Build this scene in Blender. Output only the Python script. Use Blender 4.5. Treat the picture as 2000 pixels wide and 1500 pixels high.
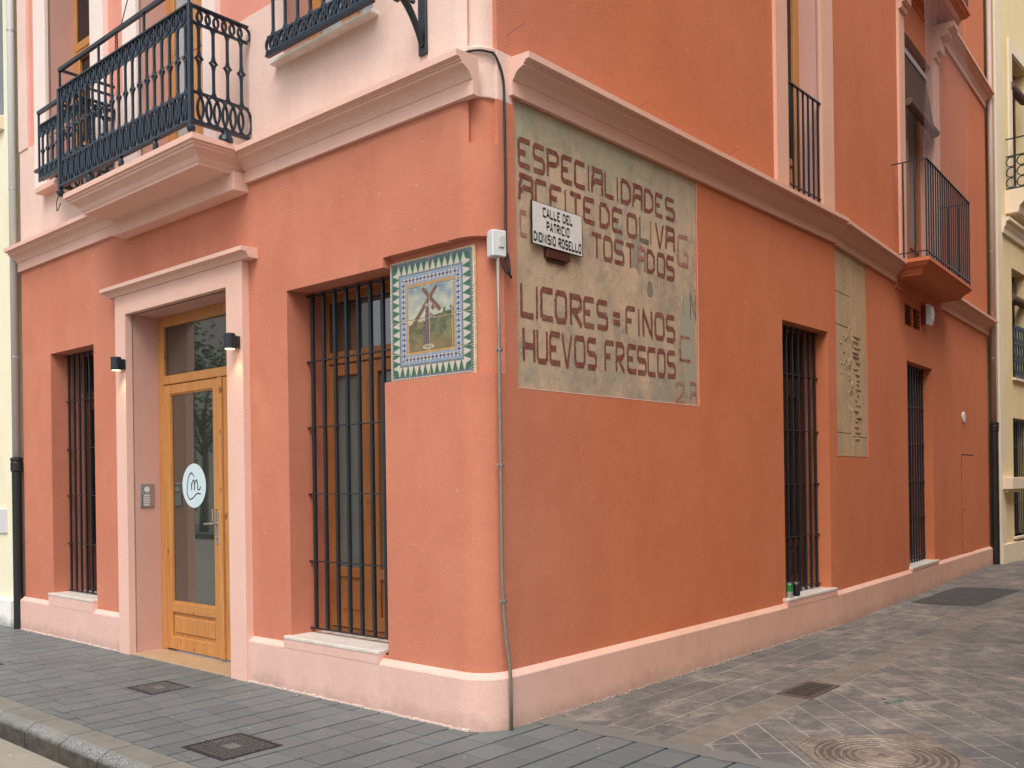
import bpy, bmesh, math, random
from mathutils import Vector, Matrix, noise as mnoise
random.seed(7)
R = math.radians
SC = bpy.context.scene
for o in list(bpy.data.objects): bpy.data.objects.remove(o)
COL = SC.collection

# ------------------------------------------------------------------ camera, light, exposure
EYE = 1.5
cam = bpy.data.cameras.new('camera'); camo = bpy.data.objects.new('camera', cam); COL.objects.link(camo)
cam.sensor_width = 36.0; cam.lens = 1820/2000*36; cam.shift_x = -0.00134; cam.shift_y = 0.0955
cam.clip_start = 0.05; cam.clip_end = 500
camo.matrix_world = Matrix.Translation((0, 0, EYE)) @ Matrix.Rotation(R(0.80), 4, 'Y') @ Matrix.Rotation(R(90), 4, 'X')
SC.camera = camo
SC.render.resolution_x = 1024; SC.render.resolution_y = 768
world = bpy.data.worlds.new('World'); SC.world = world; world.use_nodes = True
wn = world.node_tree.nodes; wl = world.node_tree.links
for n in list(wn): wn.remove(n)
SUN_EL, SUN_AZ = 56.0, 187.0          # azimuth: compass angle, clockwise from +Y, of where the sun stands
sky = wn.new('ShaderNodeTexSky'); sky.sky_type = 'NISHITA'; sky.sun_disc = False
sky.sun_elevation = R(SUN_EL); sky.sun_rotation = R(SUN_AZ); sky.dust_density = 4.0; sky.air_density = 1.0; sky.ozone_density = 1.0
hs = wn.new('ShaderNodeHueSaturation'); hs.inputs['Saturation'].default_value = 0.42
bg = wn.new('ShaderNodeBackground'); bg.inputs[1].default_value = 0.15
wo = wn.new('ShaderNodeOutputWorld')
wl.new(sky.outputs[0], hs.inputs['Color']); wl.new(hs.outputs[0], bg.inputs[0]); wl.new(bg.outputs[0], wo.inputs[0])
sd = bpy.data.lights.new('sun', 'SUN'); sd.energy = 1.15; sd.angle = R(34); sd.color = (1.0, 0.95, 0.88)
so = bpy.data.objects.new('sun', sd); COL.objects.link(so)
a = R(SUN_AZ); e = R(SUN_EL)
sv = Vector((math.sin(a)*math.cos(e), math.cos(a)*math.cos(e), math.sin(e)))
so.rotation_euler = sv.to_track_quat('Z', 'Y').to_euler()
SC.view_settings.view_transform = 'Standard'; SC.view_settings.look = 'None'
SC.view_settings.gamma = 1.0; SC.view_settings.exposure = 0.53; SC.view_settings.use_curve_mapping = False
try:
    SC.cycles.max_bounces = 8; SC.cycles.diffuse_bounces = 5; SC.cycles.glossy_bounces = 4
except Exception: pass

# ------------------------------------------------------------------ frames (facade coordinates s along, n out, z up)
def dirv(a): a = R(a); return Vector((math.sin(a), math.cos(a), 0))
class Frame:
    def __init__(s, o, d, n): s.o = Vector(o); s.d = Vector(d); s.n = Vector(n)
    def v(s, a, b, z): return s.d*a + s.n*b + Vector((0, 0, z))
    def p(s, a, b, z): return s.o + s.v(a, b, z)
O = Vector((-0.17194, 5.56018, 0))
dL = dirv(-48.9); nL = Vector((-dL.y, dL.x, 0)); nL = nL if nL.y < 0 else -nL
dA = dirv(41.3); nA = Vector((dA.y, -dA.x, 0))
dB = dirv(37.3); nB = Vector((dB.y, -dB.x, 0))
dC = dirv(42.0); nC = Vector((dC.y, -dC.x, 0))
SB = 5.266
FL = Frame(O, dL, nL); FA = Frame(O, dA, nA); FB = Frame(O + dA*SB, dB, nB); FC = Frame((8.165, 15.66, 0), dC, nC)
FW = Frame((0, 0, 0), (1, 0, 0), (0, 1, 0))

# ------------------------------------------------------------------ mesh builder
class MB:
    def __init__(s, F=FW): s.F = F; s.V = []; s.P = []
    def add(s, pts, faces):
        k = len(s.V); s.V += [s.F.p(*p) for p in pts]; s.P += [tuple(i+k for i in f) for f in faces]
    def addw(s, pts, faces):
        k = len(s.V); s.V += [Vector(p) for p in pts]; s.P += [tuple(i+k for i in f) for f in faces]
    def quad(s, a, b, c, d): s.add([a, b, c, d], [(0, 1, 2, 3)])
    def box(s, s0, s1, n0, n1, z0, z1, bev=0):
        if not bev:
            s.add([(x, y, z) for z in (z0, z1) for y in (n0, n1) for x in (s0, s1)],
                  [(0, 1, 3, 2), (4, 6, 7, 5), (0, 4, 5, 1), (2, 3, 7, 6), (0, 2, 6, 4), (1, 5, 7, 3)])
            return
        # chamfered box: 24 vertices
        lo = (min(s0, s1), min(n0, n1), min(z0, z1)); hi = (max(s0, s1), max(n0, n1), max(z0, z1))
        idx = {}; pts = []
        for cx in (0, 1):
            for cy in (0, 1):
                for cz in (0, 1):
                    c = [(lo, hi)[cx][0], (lo, hi)[cy][1], (lo, hi)[cz][2]]
                    sg = [1-2*cx, 1-2*cy, 1-2*cz]
                    for ax in range(3):
                        q = [c[i] + (0 if i == ax else sg[i]*bev) for i in range(3)]
                        idx[(cx, cy, cz, ax)] = len(pts); pts.append(tuple(q))
        f = []
        for ax in range(3):
            o = [i for i in range(3) if i != ax]
            for sd_ in (0, 1):
                cs = []
                for (u, w) in ((0, 0), (1, 0), (1, 1), (0, 1)):
                    c = [0, 0, 0]; c[ax] = sd_; c[o[0]] = u; c[o[1]] = w; cs.append(idx[(c[0], c[1], c[2], ax)])
                f.append(tuple(cs))
        for ax in range(3):       # edges along ax
            o = [i for i in range(3) if i != ax]
            for u in (0, 1):
                for w in (0, 1):
                    c0 = [0, 0, 0]; c1 = [0, 0, 0]; c1[ax] = 1
                    for c in (c0, c1): c[o[0]] = u; c[o[1]] = w
                    f.append((idx[(*c0, o[0])], idx[(*c0, o[1])], idx[(*c1, o[1])], idx[(*c1, o[0])]))
        for cx in (0, 1):
            for cy in (0, 1):
                for cz in (0, 1): f.append(tuple(idx[(cx, cy, cz, a_)] for a_ in range(3)))
        s.add(pts, f)
    def prism(s, prof, s0, s1, dz=0.0, caps=True):
        """profile [(n,z)] extruded along s; dz: rise from s0 to s1"""
        m = len(prof)
        pts = [(s0, n, z) for n, z in prof] + [(s1, n, z+dz) for n, z in prof]
        f = [(i, (i+1) % m, m+(i+1) % m, m+i) for i in range(m)]
        if caps: f += [tuple(range(m)), tuple(range(2*m-1, m-1, -1))]
        s.add(pts, f)
    def extr(s, poly, n0, n1):
        """polygon [(s,z)] extruded along n"""
        m = len(poly)
        pts = [(a, n0, b) for a, b in poly] + [(a, n1, b) for a, b in poly]
        f = [(i, (i+1) % m, m+(i+1) % m, m+i) for i in range(m)] + [tuple(range(m)), tuple(range(2*m-1, m-1, -1))]
        s.add(pts, f)
    def tube(s, path, r, k=8, closed=False, world=False):
        P = [Vector(p) if world else s.F.p(*p) for p in path]; m = len(P)
        rr = r if isinstance(r, (list, tuple)) else [r]*m
        up = Vector((0, 0, 1)); prev = None; V = []
        for i, p in enumerate(P):
            if closed: t = P[(i+1) % m] - P[i-1]
            else: t = P[min(i+1, m-1)] - P[max(i-1, 0)]
            t.normalize()
            if prev is None: x = t.cross(up) if abs(t.z) < .95 else t.cross(Vector((1, 0, 0)))
            else: x = prev - t*prev.dot(t)
            x.normalize(); prev = x; y = t.cross(x)
            for j in range(k):
                an = 2*math.pi*(j+.5)/k; V.append(p + (x*math.cos(an)+y*math.sin(an))*rr[i])
        F_ = []
        for i in range(m if closed else m-1):
            for j in range(k):
                i2 = (i+1) % m; F_.append((i*k+j, i*k+(j+1) % k, i2*k+(j+1) % k, i2*k+j))
        if not closed: F_ += [tuple(range(k-1, -1, -1)), tuple((m-1)*k+j for j in range(k))]
        s.addw(V, F_)
    def lathe(s, c, prof, k=16, axis='z', scale=(1, 1)):
        """prof [(r,h)] turned about an axis through c=(s,n,z)"""
        V = []; m = len(prof)
        for r, h in prof:
            for j in range(k):
                an = 2*math.pi*j/k; x, y = r*math.cos(an)*scale[0], r*math.sin(an)*scale[1]
                if axis == 'z': V.append((c[0]+x, c[1]+y, c[2]+h))
                elif axis == 'n': V.append((c[0]+x, c[1]+h, c[2]+y))
                else: V.append((c[0]+h, c[1]+x, c[2]+y))
        F_ = [(i*k+j, i*k+(j+1) % k, (i+1)*k+(j+1) % k, (i+1)*k+j) for i in range(m-1) for j in range(k)]
        F_ += [tuple(range(k-1, -1, -1)), tuple((m-1)*k+j for j in range(k))]
        s.add(V, F_)
    def mesh(s, name, base, mat, smooth=False, recalc=True):
        me = bpy.data.meshes.new(name); me.from_pydata([v-base for v in s.V], [], s.P); me.update()
        if recalc:
            bm = bmesh.new(); bm.from_mesh(me); bmesh.ops.recalc_face_normals(bm, faces=bm.faces); bm.to_mesh(me); bm.free()
        if mat: me.materials.append(mat)
        if smooth:
            for p in me.polygons: p.use_smooth = True
        return me
    def obj(s, name, mat, parent=None, base=None, smooth=False, recalc=True):
        if base is None: base = (wloc(parent) if parent else sum(s.V, Vector())/len(s.V))
        base = Vector(base); return link(name, s.mesh(name, base, mat, smooth, recalc), base, parent)
WL = {}
def wloc(o): return WL[o.name]
def link(name, data, loc, parent=None):
    o = bpy.data.objects.new(name, data); COL.objects.link(o); WL[o.name] = Vector(loc)
    if parent: o.parent = parent; o.location = Vector(loc) - wloc(parent)
    else: o.location = loc
    return o
def thing(name, loc, label, cat, group=None):
    o = link(name, None, loc); o.empty_display_size = .1; tag(o, label, cat, group); return o
def tag(o, label, cat=None, group=None):
    o['label'] = label
    if cat: o['category'] = cat
    if group: o['group'] = group
    return o
def struct(o): o['kind'] = 'structure'; return o

# ------------------------------------------------------------------ materials
def srgb(r, g, b):
    f = lambda c: (c/255/12.92 if c/255 <= .04045 else ((c/255+.055)/1.055)**2.4)
    return (f(r), f(g), f(b), 1)
class NT:
    def __init__(s, name):
        s.m = bpy.data.materials.new(name); s.m.use_nodes = True; s.t = s.m.node_tree
        s.b = s.t.nodes['Principled BSDF']; s.tc = None
    def n(s, ty, **k):
        x = s.t.nodes.new(ty)
        for a_, v in k.items(): setattr(x, a_, v)
        return x
    def l(s, a_, b_): s.t.links.new(a_, b_)
    def coord(s, scale=(1, 1, 1), kind='pos', rot=0):
        if kind == 'pos':
            g = s.n('ShaderNodeNewGeometry').outputs['Position']
        else: g = s.n('ShaderNodeTexCoord').outputs['Object']
        mp = s.n('ShaderNodeMapping'); mp.inputs['Scale'].default_value = scale; mp.inputs['Rotation'].default_value = (0, 0, rot)
        s.l(g, mp.inputs['Vector']); return mp.outputs[0]
    def noise(s, v, sc, det=4, rough=.55, dist=0):
        x = s.n('ShaderNodeTexNoise'); x.inputs['Scale'].default_value = sc; x.inputs['Detail'].default_value = det
        x.inputs['Roughness'].default_value = rough; x.inputs['Distortion'].default_value = dist; s.l(v, x.inputs['Vector']); return x.outputs['Fac']
    def ramp(s, f, a_, b_):
        x = s.n('ShaderNodeMapRange'); x.inputs['From Min'].default_value = a_; x.inputs['From Max'].default_value = b_
        x.clamp = True; s.l(f, x.inputs['Value']); return x.outputs[0]
    def mix(s, f, c1, c2, bt='MIX'):
        x = s.n('ShaderNodeMix', data_type='RGBA', blend_type=bt)
        if isinstance(f, (int, float)): x.inputs[0].default_value = f
        else: s.l(f, x.inputs[0])
        for c, i in ((c1, 6), (c2, 7)):
            if isinstance(c, (tuple, list)): x.inputs[i].default_value = (*c[:3], 1)
            else: s.l(c, x.inputs[i])
        return x.outputs[2]
    def math(s, op, a_, b_=0):
        x = s.n('ShaderNodeMath', operation=op)
        for v, i in ((a_, 0), (b_, 1)):
            if isinstance(v, (int, float)): x.inputs[i].default_value = v
            else: s.l(v, x.inputs[i])
        return x.outputs[0]
    def bump(s, h, st, d, prev=None):
        x = s.n('ShaderNodeBump'); x.inputs['Strength'].default_value = st; x.inputs['Distance'].default_value = d
        s.l(h, x.inputs['Height'])
        if prev: s.l(prev, x.inputs['Normal'])
        s.l(x.outputs[0], s.b.inputs['Normal']); return x.outputs[0]
    def col(s, c):
        if isinstance(c, (tuple, list)): s.b.inputs['Base Color'].default_value = (*c[:3], 1)
        else: s.l(c, s.b.inputs['Base Color'])
    def set(s, **k):
        for a_, v in k.items(): s.b.inputs[a_.replace('_', ' ')].default_value = v
        return s

def stucco(name, c1, c2, c3, grain=.5, streak=.5, dirt=0.0, spec=.25, bounce=None):
    t = NT(name); v = t.coord()
    if bounce:
        g_ = t.n('ShaderNodeNewGeometry').outputs['Position']; d_ = t.n('ShaderNodeVectorMath', operation='DOT_PRODUCT'); t.l(g_, d_.inputs[0]); d_.inputs[1].default_value = dA
        fa = t.ramp(t.math('SUBTRACT', d_.outputs['Value'], O.dot(dA)), -.1, 1.6)  # alley side: warm bounced light mixed into the plaster colour by position
        c1, c2, c3s = (t.mix(fa, x, y) for x, y in zip((c1, c2, c3), bounce)); dk = (.2, .06, .03)
    else: c3s = c3; dk = (c3[0]*.7, c3[1]*.7, c3[2]*.7)
    big = t.noise(v, .8, 8, .68, .3); med = t.noise(v, 4.5, 8, .72, .2)
    vs = t.coord((1.5, 1.5, .7)); st = t.noise(vs, 1.7, 8, .72, .5)
    fine = t.noise(v, 90, 3, .6); tiny = t.noise(v, 260, 2, .5)
    c = t.mix(t.ramp(big, .35, .68), c1, c2)
    c = t.mix(t.math('MULTIPLY', t.ramp(st, .44, .72), streak), c, c3s)
    c = t.mix(t.math('MULTIPLY', t.ramp(med, .5, .8), .35), c, c2)
    c = t.mix(t.math('MULTIPLY', t.ramp(fine, .45, .75), .14), c, dk)
    # sparse chips and specks
    ch = t.ramp(t.noise(v, 23, 2, .4), .765, .785)
    c = t.mix(t.math('MULTIPLY', ch, .55), c, (.55, .45, .38))
    if dirt:
        z = t.n('ShaderNodeSeparateXYZ'); t.l(t.n('ShaderNodeNewGeometry').outputs['Position'], z.inputs[0])
        lo = t.ramp(t.math('ADD', z.outputs[2], t.math('MULTIPLY', t.ramp(t.noise(v, 7, 6, .7), .2, .8), -.16)), .03, -.09)
        c = t.mix(t.math('MULTIPLY', lo, dirt), c, (.16, .12, .10))
    t.col(c); t.set(Roughness=.88, Specular_IOR_Level=spec)
    b = t.bump(med, .35*grain, .02); b = t.bump(fine, .45*grain, .004, b); t.bump(tiny, .35*grain, .0015, b)
    return t.m
TERRA = stucco('terracotta plaster', (.535, .190, .118), (.595, .232, .150), (.43, .138, .082), 1.0, .45,
               bounce=((.580, .176, .078), (.615, .202, .094), (.485, .130, .055)))  # more saturated alley set, bounced light painted in
TERRB = TERRA
PINK = stucco('pale pink plaster', (.76, .54, .455), (.80, .60, .52), (.66, .42, .35), 1.0, .5)
TRIM = stucco('pink trim plaster', (.74, .465, .375), (.79, .52, .43), (.65, .39, .31), .35, .25,
              bounce=((.72, .40, .285), (.76, .445, .33), (.62, .33, .23)))  # alley trim tinted for light bouncing off the orange walls
PLINTH = stucco('pink plinth plaster', (.72, .46, .385), (.76, .52, .45), (.62, .37, .30), .8, .6, .35,
                bounce=((.68, .40, .295), (.72, .44, .34), (.56, .32, .23)))  # plinth colours warmed the same way along the alley
SALMON = stucco('salmon panel plaster', (.68, .28, .21), (.74, .33, .25), (.58, .22, .15), .5, .4)
REVEAL = stucco('mauve reveal plaster', (.56, .32, .27), (.60, .36, .30), (.49, .27, .23), .4, .3)
YELLOW = stucco('yellow plaster', (.78, .61, .33), (.82, .68, .40), (.66, .50, .25), .5, .5)
YTRIM = stucco('cream trim plaster', (.74, .62, .45), (.79, .68, .52), (.62, .50, .35), .3, .3)
CREAM = stucco('cream neighbour plaster', (.80, .74, .52), (.84, .80, .62), (.68, .60, .40), .5, .4)
OPPO = stucco('ochre opposite plaster', (.60, .42, .26), (.64, .47, .31), (.5, .34, .2), .3, .3)
OPPO2 = stucco('grey opposite plaster', (.40, .38, .35), (.46, .44, .41), (.33, .31, .29), .3, .3)

def metal(name, c, rough=.45, m=0.0, gr=.3, c2=None):
    t = NT(name); v = t.coord(kind='obj'); f = t.noise(v, 40, 4, .6)
    cc = t.mix(t.math('MULTIPLY', t.ramp(f, .4, .75), .5), c, c2 or tuple(x*1.8+.01 for x in c[:3]))
    t.col(cc); t.set(Roughness=rough, Metallic=m); t.bump(f, gr, .002); return t.m
IRON = metal('black painted iron', (.013, .017, .022), .38)
IRONB = metal('blue black cast iron', (.012, .022, .034), .30, 0, .5, (.035, .055, .075))
GREYP = metal('grey painted pipe', (.52, .53, .50), .35, 0, .1, (.60, .61, .58))
BROWNP = metal('dusty brown pipe', (.42, .30, .25), .5, 0, .1, (.48, .36, .31))
BLACKP = metal('black cast downpipe', (.010, .012, .013), .4)
STEEL = metal('brushed steel', (.42, .41, .40), .38, .8, .15, (.5, .49, .48))
GALV = metal('galvanised conduit', (.24, .21, .17), .5, .4, .2, (.34, .31, .27))
CABLE = metal('black cable rubber', (.012, .012, .013), .5)
WHITEP = metal('white plastic', (.62, .63, .63), .4, 0, .1, (.70, .71, .71))
REDP = metal('dark red plastic', (.12, .012, .012), .35, 0, .1)
RUST = metal('worn cast iron', (.10, .085, .075), .6, .35, .8, (.24, .18, .13))
RUSTL = metal('worn bright tread iron', (.13, .13, .128), .5, .2, .5, (.24, .235, .22))
CAST = metal('dark cast iron', (.025, .025, .027), .55, .3, .8, (.05, .05, .05))
GOLD = metal('ochre grout', (.60, .46, .28), .6, 0, .2)
PIT = metal('black void', (.004, .004, .004), .95, 0, .1, (.008, .007, .006))
NET = metal('grey net cord', (.30, .27, .27), .7, 0, .1)
BLIND = metal('dark brown slats', (.11, .055, .038), .8, 0, .3, (.17, .09, .065))
WBAR = metal('lilac grey head rail', (.34, .27, .26), .5, 0, .1)

def wood(name, c1, c2, rough=.42):
    t = NT(name); v = t.coord((22, 22, 1.2), 'obj'); f = t.noise(v, 1.6, 5, .6, 1.2)
    g = t.noise(t.coord((90, 90, 3), 'obj'), 2, 3, .6)
    k = t.ramp(t.noise(t.coord((5, 5, 3), 'obj'), 3.1, 1, .3), .73, .76)
    c = t.mix(t.ramp(f, .35, .68), c1, c2); c = t.mix(t.math('MULTIPLY', t.ramp(g, .5, .75), .3), c, tuple(x*.6 for x in c1[:3]))
    c = t.mix(t.math('MULTIPLY', k, .75), c, (.13, .04, .015))
    t.col(c); t.set(Roughness=rough); t.bump(g, .15, .002); return t.m
PINE = wood('varnished pine', (.44, .180, .050), (.56, .265, .085))
PINEH = wood('varnished pine rails', (.46, .19, .055), (.58, .28, .09))
PINEW = wood('brown shaded pine', (.26, .085, .022), (.36, .135, .038))  # darker copy of the pine, recess shade put into its colour
REDWOOD = wood('red brown shutter wood', (.060, .015, .008), (.095, .026, .012))
def glass(name, c, c2, rough=.04, ior=1.6):
    t = NT(name); v = t.coord((1.2, 1.2, .5)); f = t.noise(v, 2.2, 3, .5)
    t.col(t.mix(t.ramp(f, .3, .7), c, c2)); t.set(Roughness=rough, IOR=ior, Specular_IOR_Level=.6)
    t.bump(t.noise(v, 1.5, 1), .02, .01); return t.m
GLASS = glass('curtained window glass', (.085, .105, .092), (.12, .145, .13))
GLASSD = glass('dark door glass', (.020, .027, .019), (.034, .042, .032), .02, 2.4)
GLASSX = glass('near black glass', (.008, .009, .010), (.014, .014, .015), .08, 1.33)
GLASSL = glass('pale curtained glass', (.30, .33, .34), (.42, .45, .46), .08)
def marble(name, c1, c2, rough=.4):
    t = NT(name); v = t.coord(); f = t.noise(v, 9, 6, .7, .8)
    t.col(t.mix(t.ramp(f, .4, .65), c1, c2)); t.set(Roughness=rough); t.bump(t.noise(v, 60, 3), .1, .002); return t.m
MARBLE = marble('white marble sill', (.72, .66, .60), (.60, .53, .47))
THRESH = marble('tan stone threshold', (.44, .31, .19), (.36, .25, .15), .35)

def paver_mat(name, c1, c2, c3, dustc, dust=.3, spots=.5, rough=.7):
    t = NT(name); v = t.coord()
    oi = t.n('ShaderNodeObjectInfo').outputs['Random']
    c = t.mix(oi, c1, c2)
    c = t.mix(t.math('MULTIPLY', t.ramp(t.noise(v, 2.1, 5, .65, .5), .35, .7), .55), c, c3)
    big = t.ramp(t.noise(v, .75, 5, .65, .6), .38, .60)
    grit = t.ramp(t.noise(v, 4.5, 10, .80, .3), .44, .60)
    scr = t.ramp(t.noise(t.coord((6, 34, 20), rot=R(-8)), 2.0, 7, .75), .46, .66)
    scr2 = t.ramp(t.noise(t.coord((9, 60, 20), rot=R(14)), 2.0, 5, .7), .55, .70)
    m_ = t.math('MAXIMUM', t.math('MULTIPLY', grit, .8), t.math('MULTIPLY', scr, .75))
    m_ = t.math('MULTIPLY', m_, t.math('ADD', t.math('MULTIPLY', big, .78), .22))
    c = t.mix(t.math('MULTIPLY', m_, dust), c, dustc)
    c = t.mix(t.math('MULTIPLY', scr2, dust*.35), c, (dustc[0]*1.35, dustc[1]*1.35, dustc[2]*1.35))
    c = t.mix(t.math('MULTIPLY', t.ramp(t.noise(v, 75, 4, .7), .55, .75), .35), c, (c1[0]*.35, c1[1]*.35, c1[2]*.35))
    c = t.mix(t.math('MULTIPLY', t.ramp(t.noise(v, 16, 3, .5), .70, .735), spots), c, (.02, .018, .017))
    c = t.mix(t.math('MULTIPLY', t.ramp(t.noise(v, 29, 2, .5), .735, .75), .7), c, (.5, .47, .43))
    t.col(c); r = t.ramp(t.noise(v, 7, 4, .6), .2, .8)
    t.l(t.math('ADD', t.math('MULTIPLY', r, .25), rough-.12), t.b.inputs['Roughness'])
    b = t.bump(t.noise(v, 140, 4, .7), .35, .0025); t.bump(t.noise(v, 18, 4, .6), .3, .004, b)
    return t.m
PAVE = paver_mat('slate grey paver', (.100, .120, .122), (.138, .158, .158), (.118, .126, .136), (.20, .20, .19), .22, .25, .55)
PAVA = paver_mat('dusty alley paver', (.068, .075, .078), (.118, .120, .118), (.080, .073, .068), (.37, .315, .26), .95, .8, .7)
MORT = paver_mat('dark joint', (.018, .018, .018), (.018, .018, .018), (.03, .03, .028), (.06, .055, .05), .4, .3, .85)
MORTL = paver_mat('sandy joint', (.33, .28, .235), (.33, .28, .235), (.24, .20, .17), (.40, .34, .28), .5, .4, .85)
STRIPM = paver_mat('sandy concrete channel', (.15, .128, .108), (.165, .14, .118), (.11, .095, .082), (.30, .245, .195), .9, .6, .8)
KERB = paver_mat('kerb concrete', (.155, .155, .145), (.175, .17, .155), (.125, .13, .115), (.23, .22, .18), .4, .6, .55)
def kerbm():
    t = NT('kerb with grimy face'); v = t.coord(); z = t.n('ShaderNodeSeparateXYZ'); t.l(t.n('ShaderNodeNewGeometry').outputs['Position'], z.inputs[0])
    c = t.mix(t.ramp(t.noise(v, 3, 6, .7), .35, .65), (.15, .15, .135), (.21, .205, .175))
    sp = t.ramp(t.noise(v, 120, 3, .6), .42, .62)
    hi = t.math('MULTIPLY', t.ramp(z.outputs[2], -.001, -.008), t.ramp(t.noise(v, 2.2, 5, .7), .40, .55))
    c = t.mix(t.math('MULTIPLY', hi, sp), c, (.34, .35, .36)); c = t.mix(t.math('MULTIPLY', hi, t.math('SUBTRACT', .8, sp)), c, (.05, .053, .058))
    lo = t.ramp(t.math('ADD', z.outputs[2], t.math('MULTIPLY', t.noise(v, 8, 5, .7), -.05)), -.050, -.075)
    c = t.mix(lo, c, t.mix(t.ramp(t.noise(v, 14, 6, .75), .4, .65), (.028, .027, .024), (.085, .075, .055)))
    t.col(c); t.set(Roughness=.6); b = t.bump(t.noise(v, 110, 4, .7), .6, .003); t.bump(t.noise(v, 12, 4), .4, .006, b); return t.m
ROAD = paver_mat('pale worn road', (.30, .27, .22), (.30, .27, .22), (.20, .18, .155), (.36, .33, .27), .6, .7, .8)
ASPH = paver_mat('asphalt', (.05, .05, .05), (.05, .05, .05), (.06, .06, .06), (.09, .085, .08), .4, .4, .85)

# faded advertising plaster: beige, grey and copper green blotches
def ad_mat(name, green=True, tan=0):
    t = NT(name); v = t.coord(); vs = t.coord((1, 1, .45))
    z = t.n('ShaderNodeSeparateXYZ'); t.l(t.n('ShaderNodeNewGeometry').outputs['Position'], z.inputs[0])
    c = t.mix(t.ramp(t.noise(vs, 3.0, 7, .7, .6), .36, .64), (.62, .44, .285), (.36, .285, .21))
    c = t.mix(t.math('MULTIPLY', t.ramp(t.noise(vs, 7, 6, .7, 1.0), .48, .72), .7), c, (.60, .43, .28))
    c = t.mix(t.math('MULTIPLY', t.ramp(t.noise(v, 5.0, 7, .78, 1.2), .52, .70), .75), c, (.19, .175, .155))
    if green:
        up = t.ramp(t.math('ADD', z.outputs[2], t.math('MULTIPLY', t.noise(v, 2.5, 4, .6), 1.0)), 3.75, 4.35)
        gr = t.math('MULTIPLY', up, t.ramp(t.noise(v, 6.5, 7, .75, 1.0), .34, .62))
        c = t.mix(t.math('MULTIPLY', gr, .75), c, (.36, .41, .30)); lo = t.ramp(z.outputs[2], 2.42, 2.08)
        c = t.mix(t.math('MULTIPLY', lo, t.ramp(t.noise(v, 5, 6, .7), .4, .7)), c, (.27, .265, .21))
        c = t.mix(t.math('MULTIPLY', up, t.ramp(t.noise(v, 14, 5, .7, 1), .60, .72)), c, (.46, .26, .18))
    if tan: c = t.mix(.55, c, (.50, .33, .17))
    c = t.mix(t.math('MULTIPLY', t.ramp(t.noise(v, 34, 5, .7), .58, .8), .5), c, (.16, .12, .09))
    c = t.mix(t.math('MULTIPLY', t.ramp(t.noise(v, 20, 6, .8), .60, .68), .6), c, (.66, .58, .46))
    t.col(c); t.set(Roughness=.9, Specular_IOR_Level=.2)
    b = t.bump(t.noise(v, 9, 6, .7), .5, .012); t.bump(t.noise(v, 120, 3, .6), .4, .003, b); return t.m
ADPL = ad_mat('weathered advert plaster'); STONE = ad_mat('old sandstone render', False, 1.0)
def paint(name, c, fade=.35, sc=14, under=(.40, .32, .235)):
    t = NT(name); v = t.coord()
    f = t.math('MULTIPLY', t.ramp(t.noise(v, sc, 6, .75, .6), .5-.12, .72), fade)
    g = t.math('MULTIPLY', t.ramp(t.noise(v, 3.0, 3, .6), .45, .65), fade*.6)
    f2 = t.math('MAXIMUM', f, g)
    t.col(t.mix(f2, c, under)); t.set(Roughness=.85, Specular_IOR_Level=.2); t.bump(t.noise(v, 60, 4), .3, .003)
    return t.m
ADRED = paint('faded oxblood lettering', (.175, .032, .024), .55, 26, (.36, .26, .18))
ADFAINT = paint('very faded red lettering', (.34, .12, .09), .75)
ADBLACK = paint('faded charcoal lettering', (.06, .075, .07), .7)
INK = paint('black enamel ink', (.012, .012, .013), .12, 30, (.2, .19, .17))
ENAMEL = paint('white enamel plate', (.74, .70, .66), .35, 18, (.44, .38, .33))
def vcol(name, rough=.12):
    t = NT(name); a_ = t.n('ShaderNodeVertexColor'); a_.layer_name = 'print'
    f = t.ramp(t.noise(t.coord(), 60, 4, .6), .3, .8)
    t.col(t.mix(t.math('MULTIPLY', f, .22), a_.outputs[0], (.30, .27, .22))); t.set(Roughness=rough)
    t.bump(t.noise(t.coord(), 14, 2), .08, .004); return t.m
TILE = vcol('glazed painted tile')
LAMPGLOW = NT('warm lamp lens'); LAMPGLOW.b.inputs['Emission Color'].default_value = (1, .72, .38, 1); LAMPGLOW.b.inputs['Emission Strength'].default_value = 3
LAMPGLOW.col((.9, .8, .6)); LAMPGLOW = LAMPGLOW.m
def leafm(name, c1, c2):
    t = NT(name); oi = t.noise(t.coord(), 2.2, 2); t.col(t.mix(t.ramp(oi, .35, .65), c1, c2)); t.set(Roughness=.6); return t.m
LEAF = leafm('tree leaves', (.04, .075, .02), (.09, .13, .04)); BARK = leafm('bark', (.11, .085, .06), (.16, .13, .10))

# ------------------------------------------------------------------ polygons / helpers
def clip(poly, nx, ny, c):
    """keep nx*x+ny*y<=c"""
    out = []
    for i, p in enumerate(poly):
        q = poly[(i+1) % len(poly)]; a_ = nx*p[0]+ny*p[1]-c; b_ = nx*q[0]+ny*q[1]-c
        if a_ <= 0: out.append(p)
        if (a_ < 0 < b_) or (b_ < 0 < a_): k = a_/(a_-b_); out.append((p[0]+(q[0]-p[0])*k, p[1]+(q[1]-p[1])*k))
    return out
def area(poly): return abs(sum(poly[i][0]*poly[(i+1) % len(poly)][1]-poly[(i+1) % len(poly)][0]*poly[i][1] for i in range(len(poly))))/2
def project(P):
    v = camo.matrix_world.inverted() @ Vector(P)
    if v.z > -.05: return None
    f = 1820.; return (1000+2.68+v.x/-v.z*f, 750+191-v.y/-v.z*f)
bpy.context.view_layer.update()

# ================================================================== GROUND
ground_ = MB(); ground_.box(-60, 60, -60, 60, -.30, -.20)
g = ground_.obj('ground', ASPH, base=(0, 0, -.20)); struct(g); g['label'] = 'dark asphalt ground under the streets around the corner'
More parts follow.
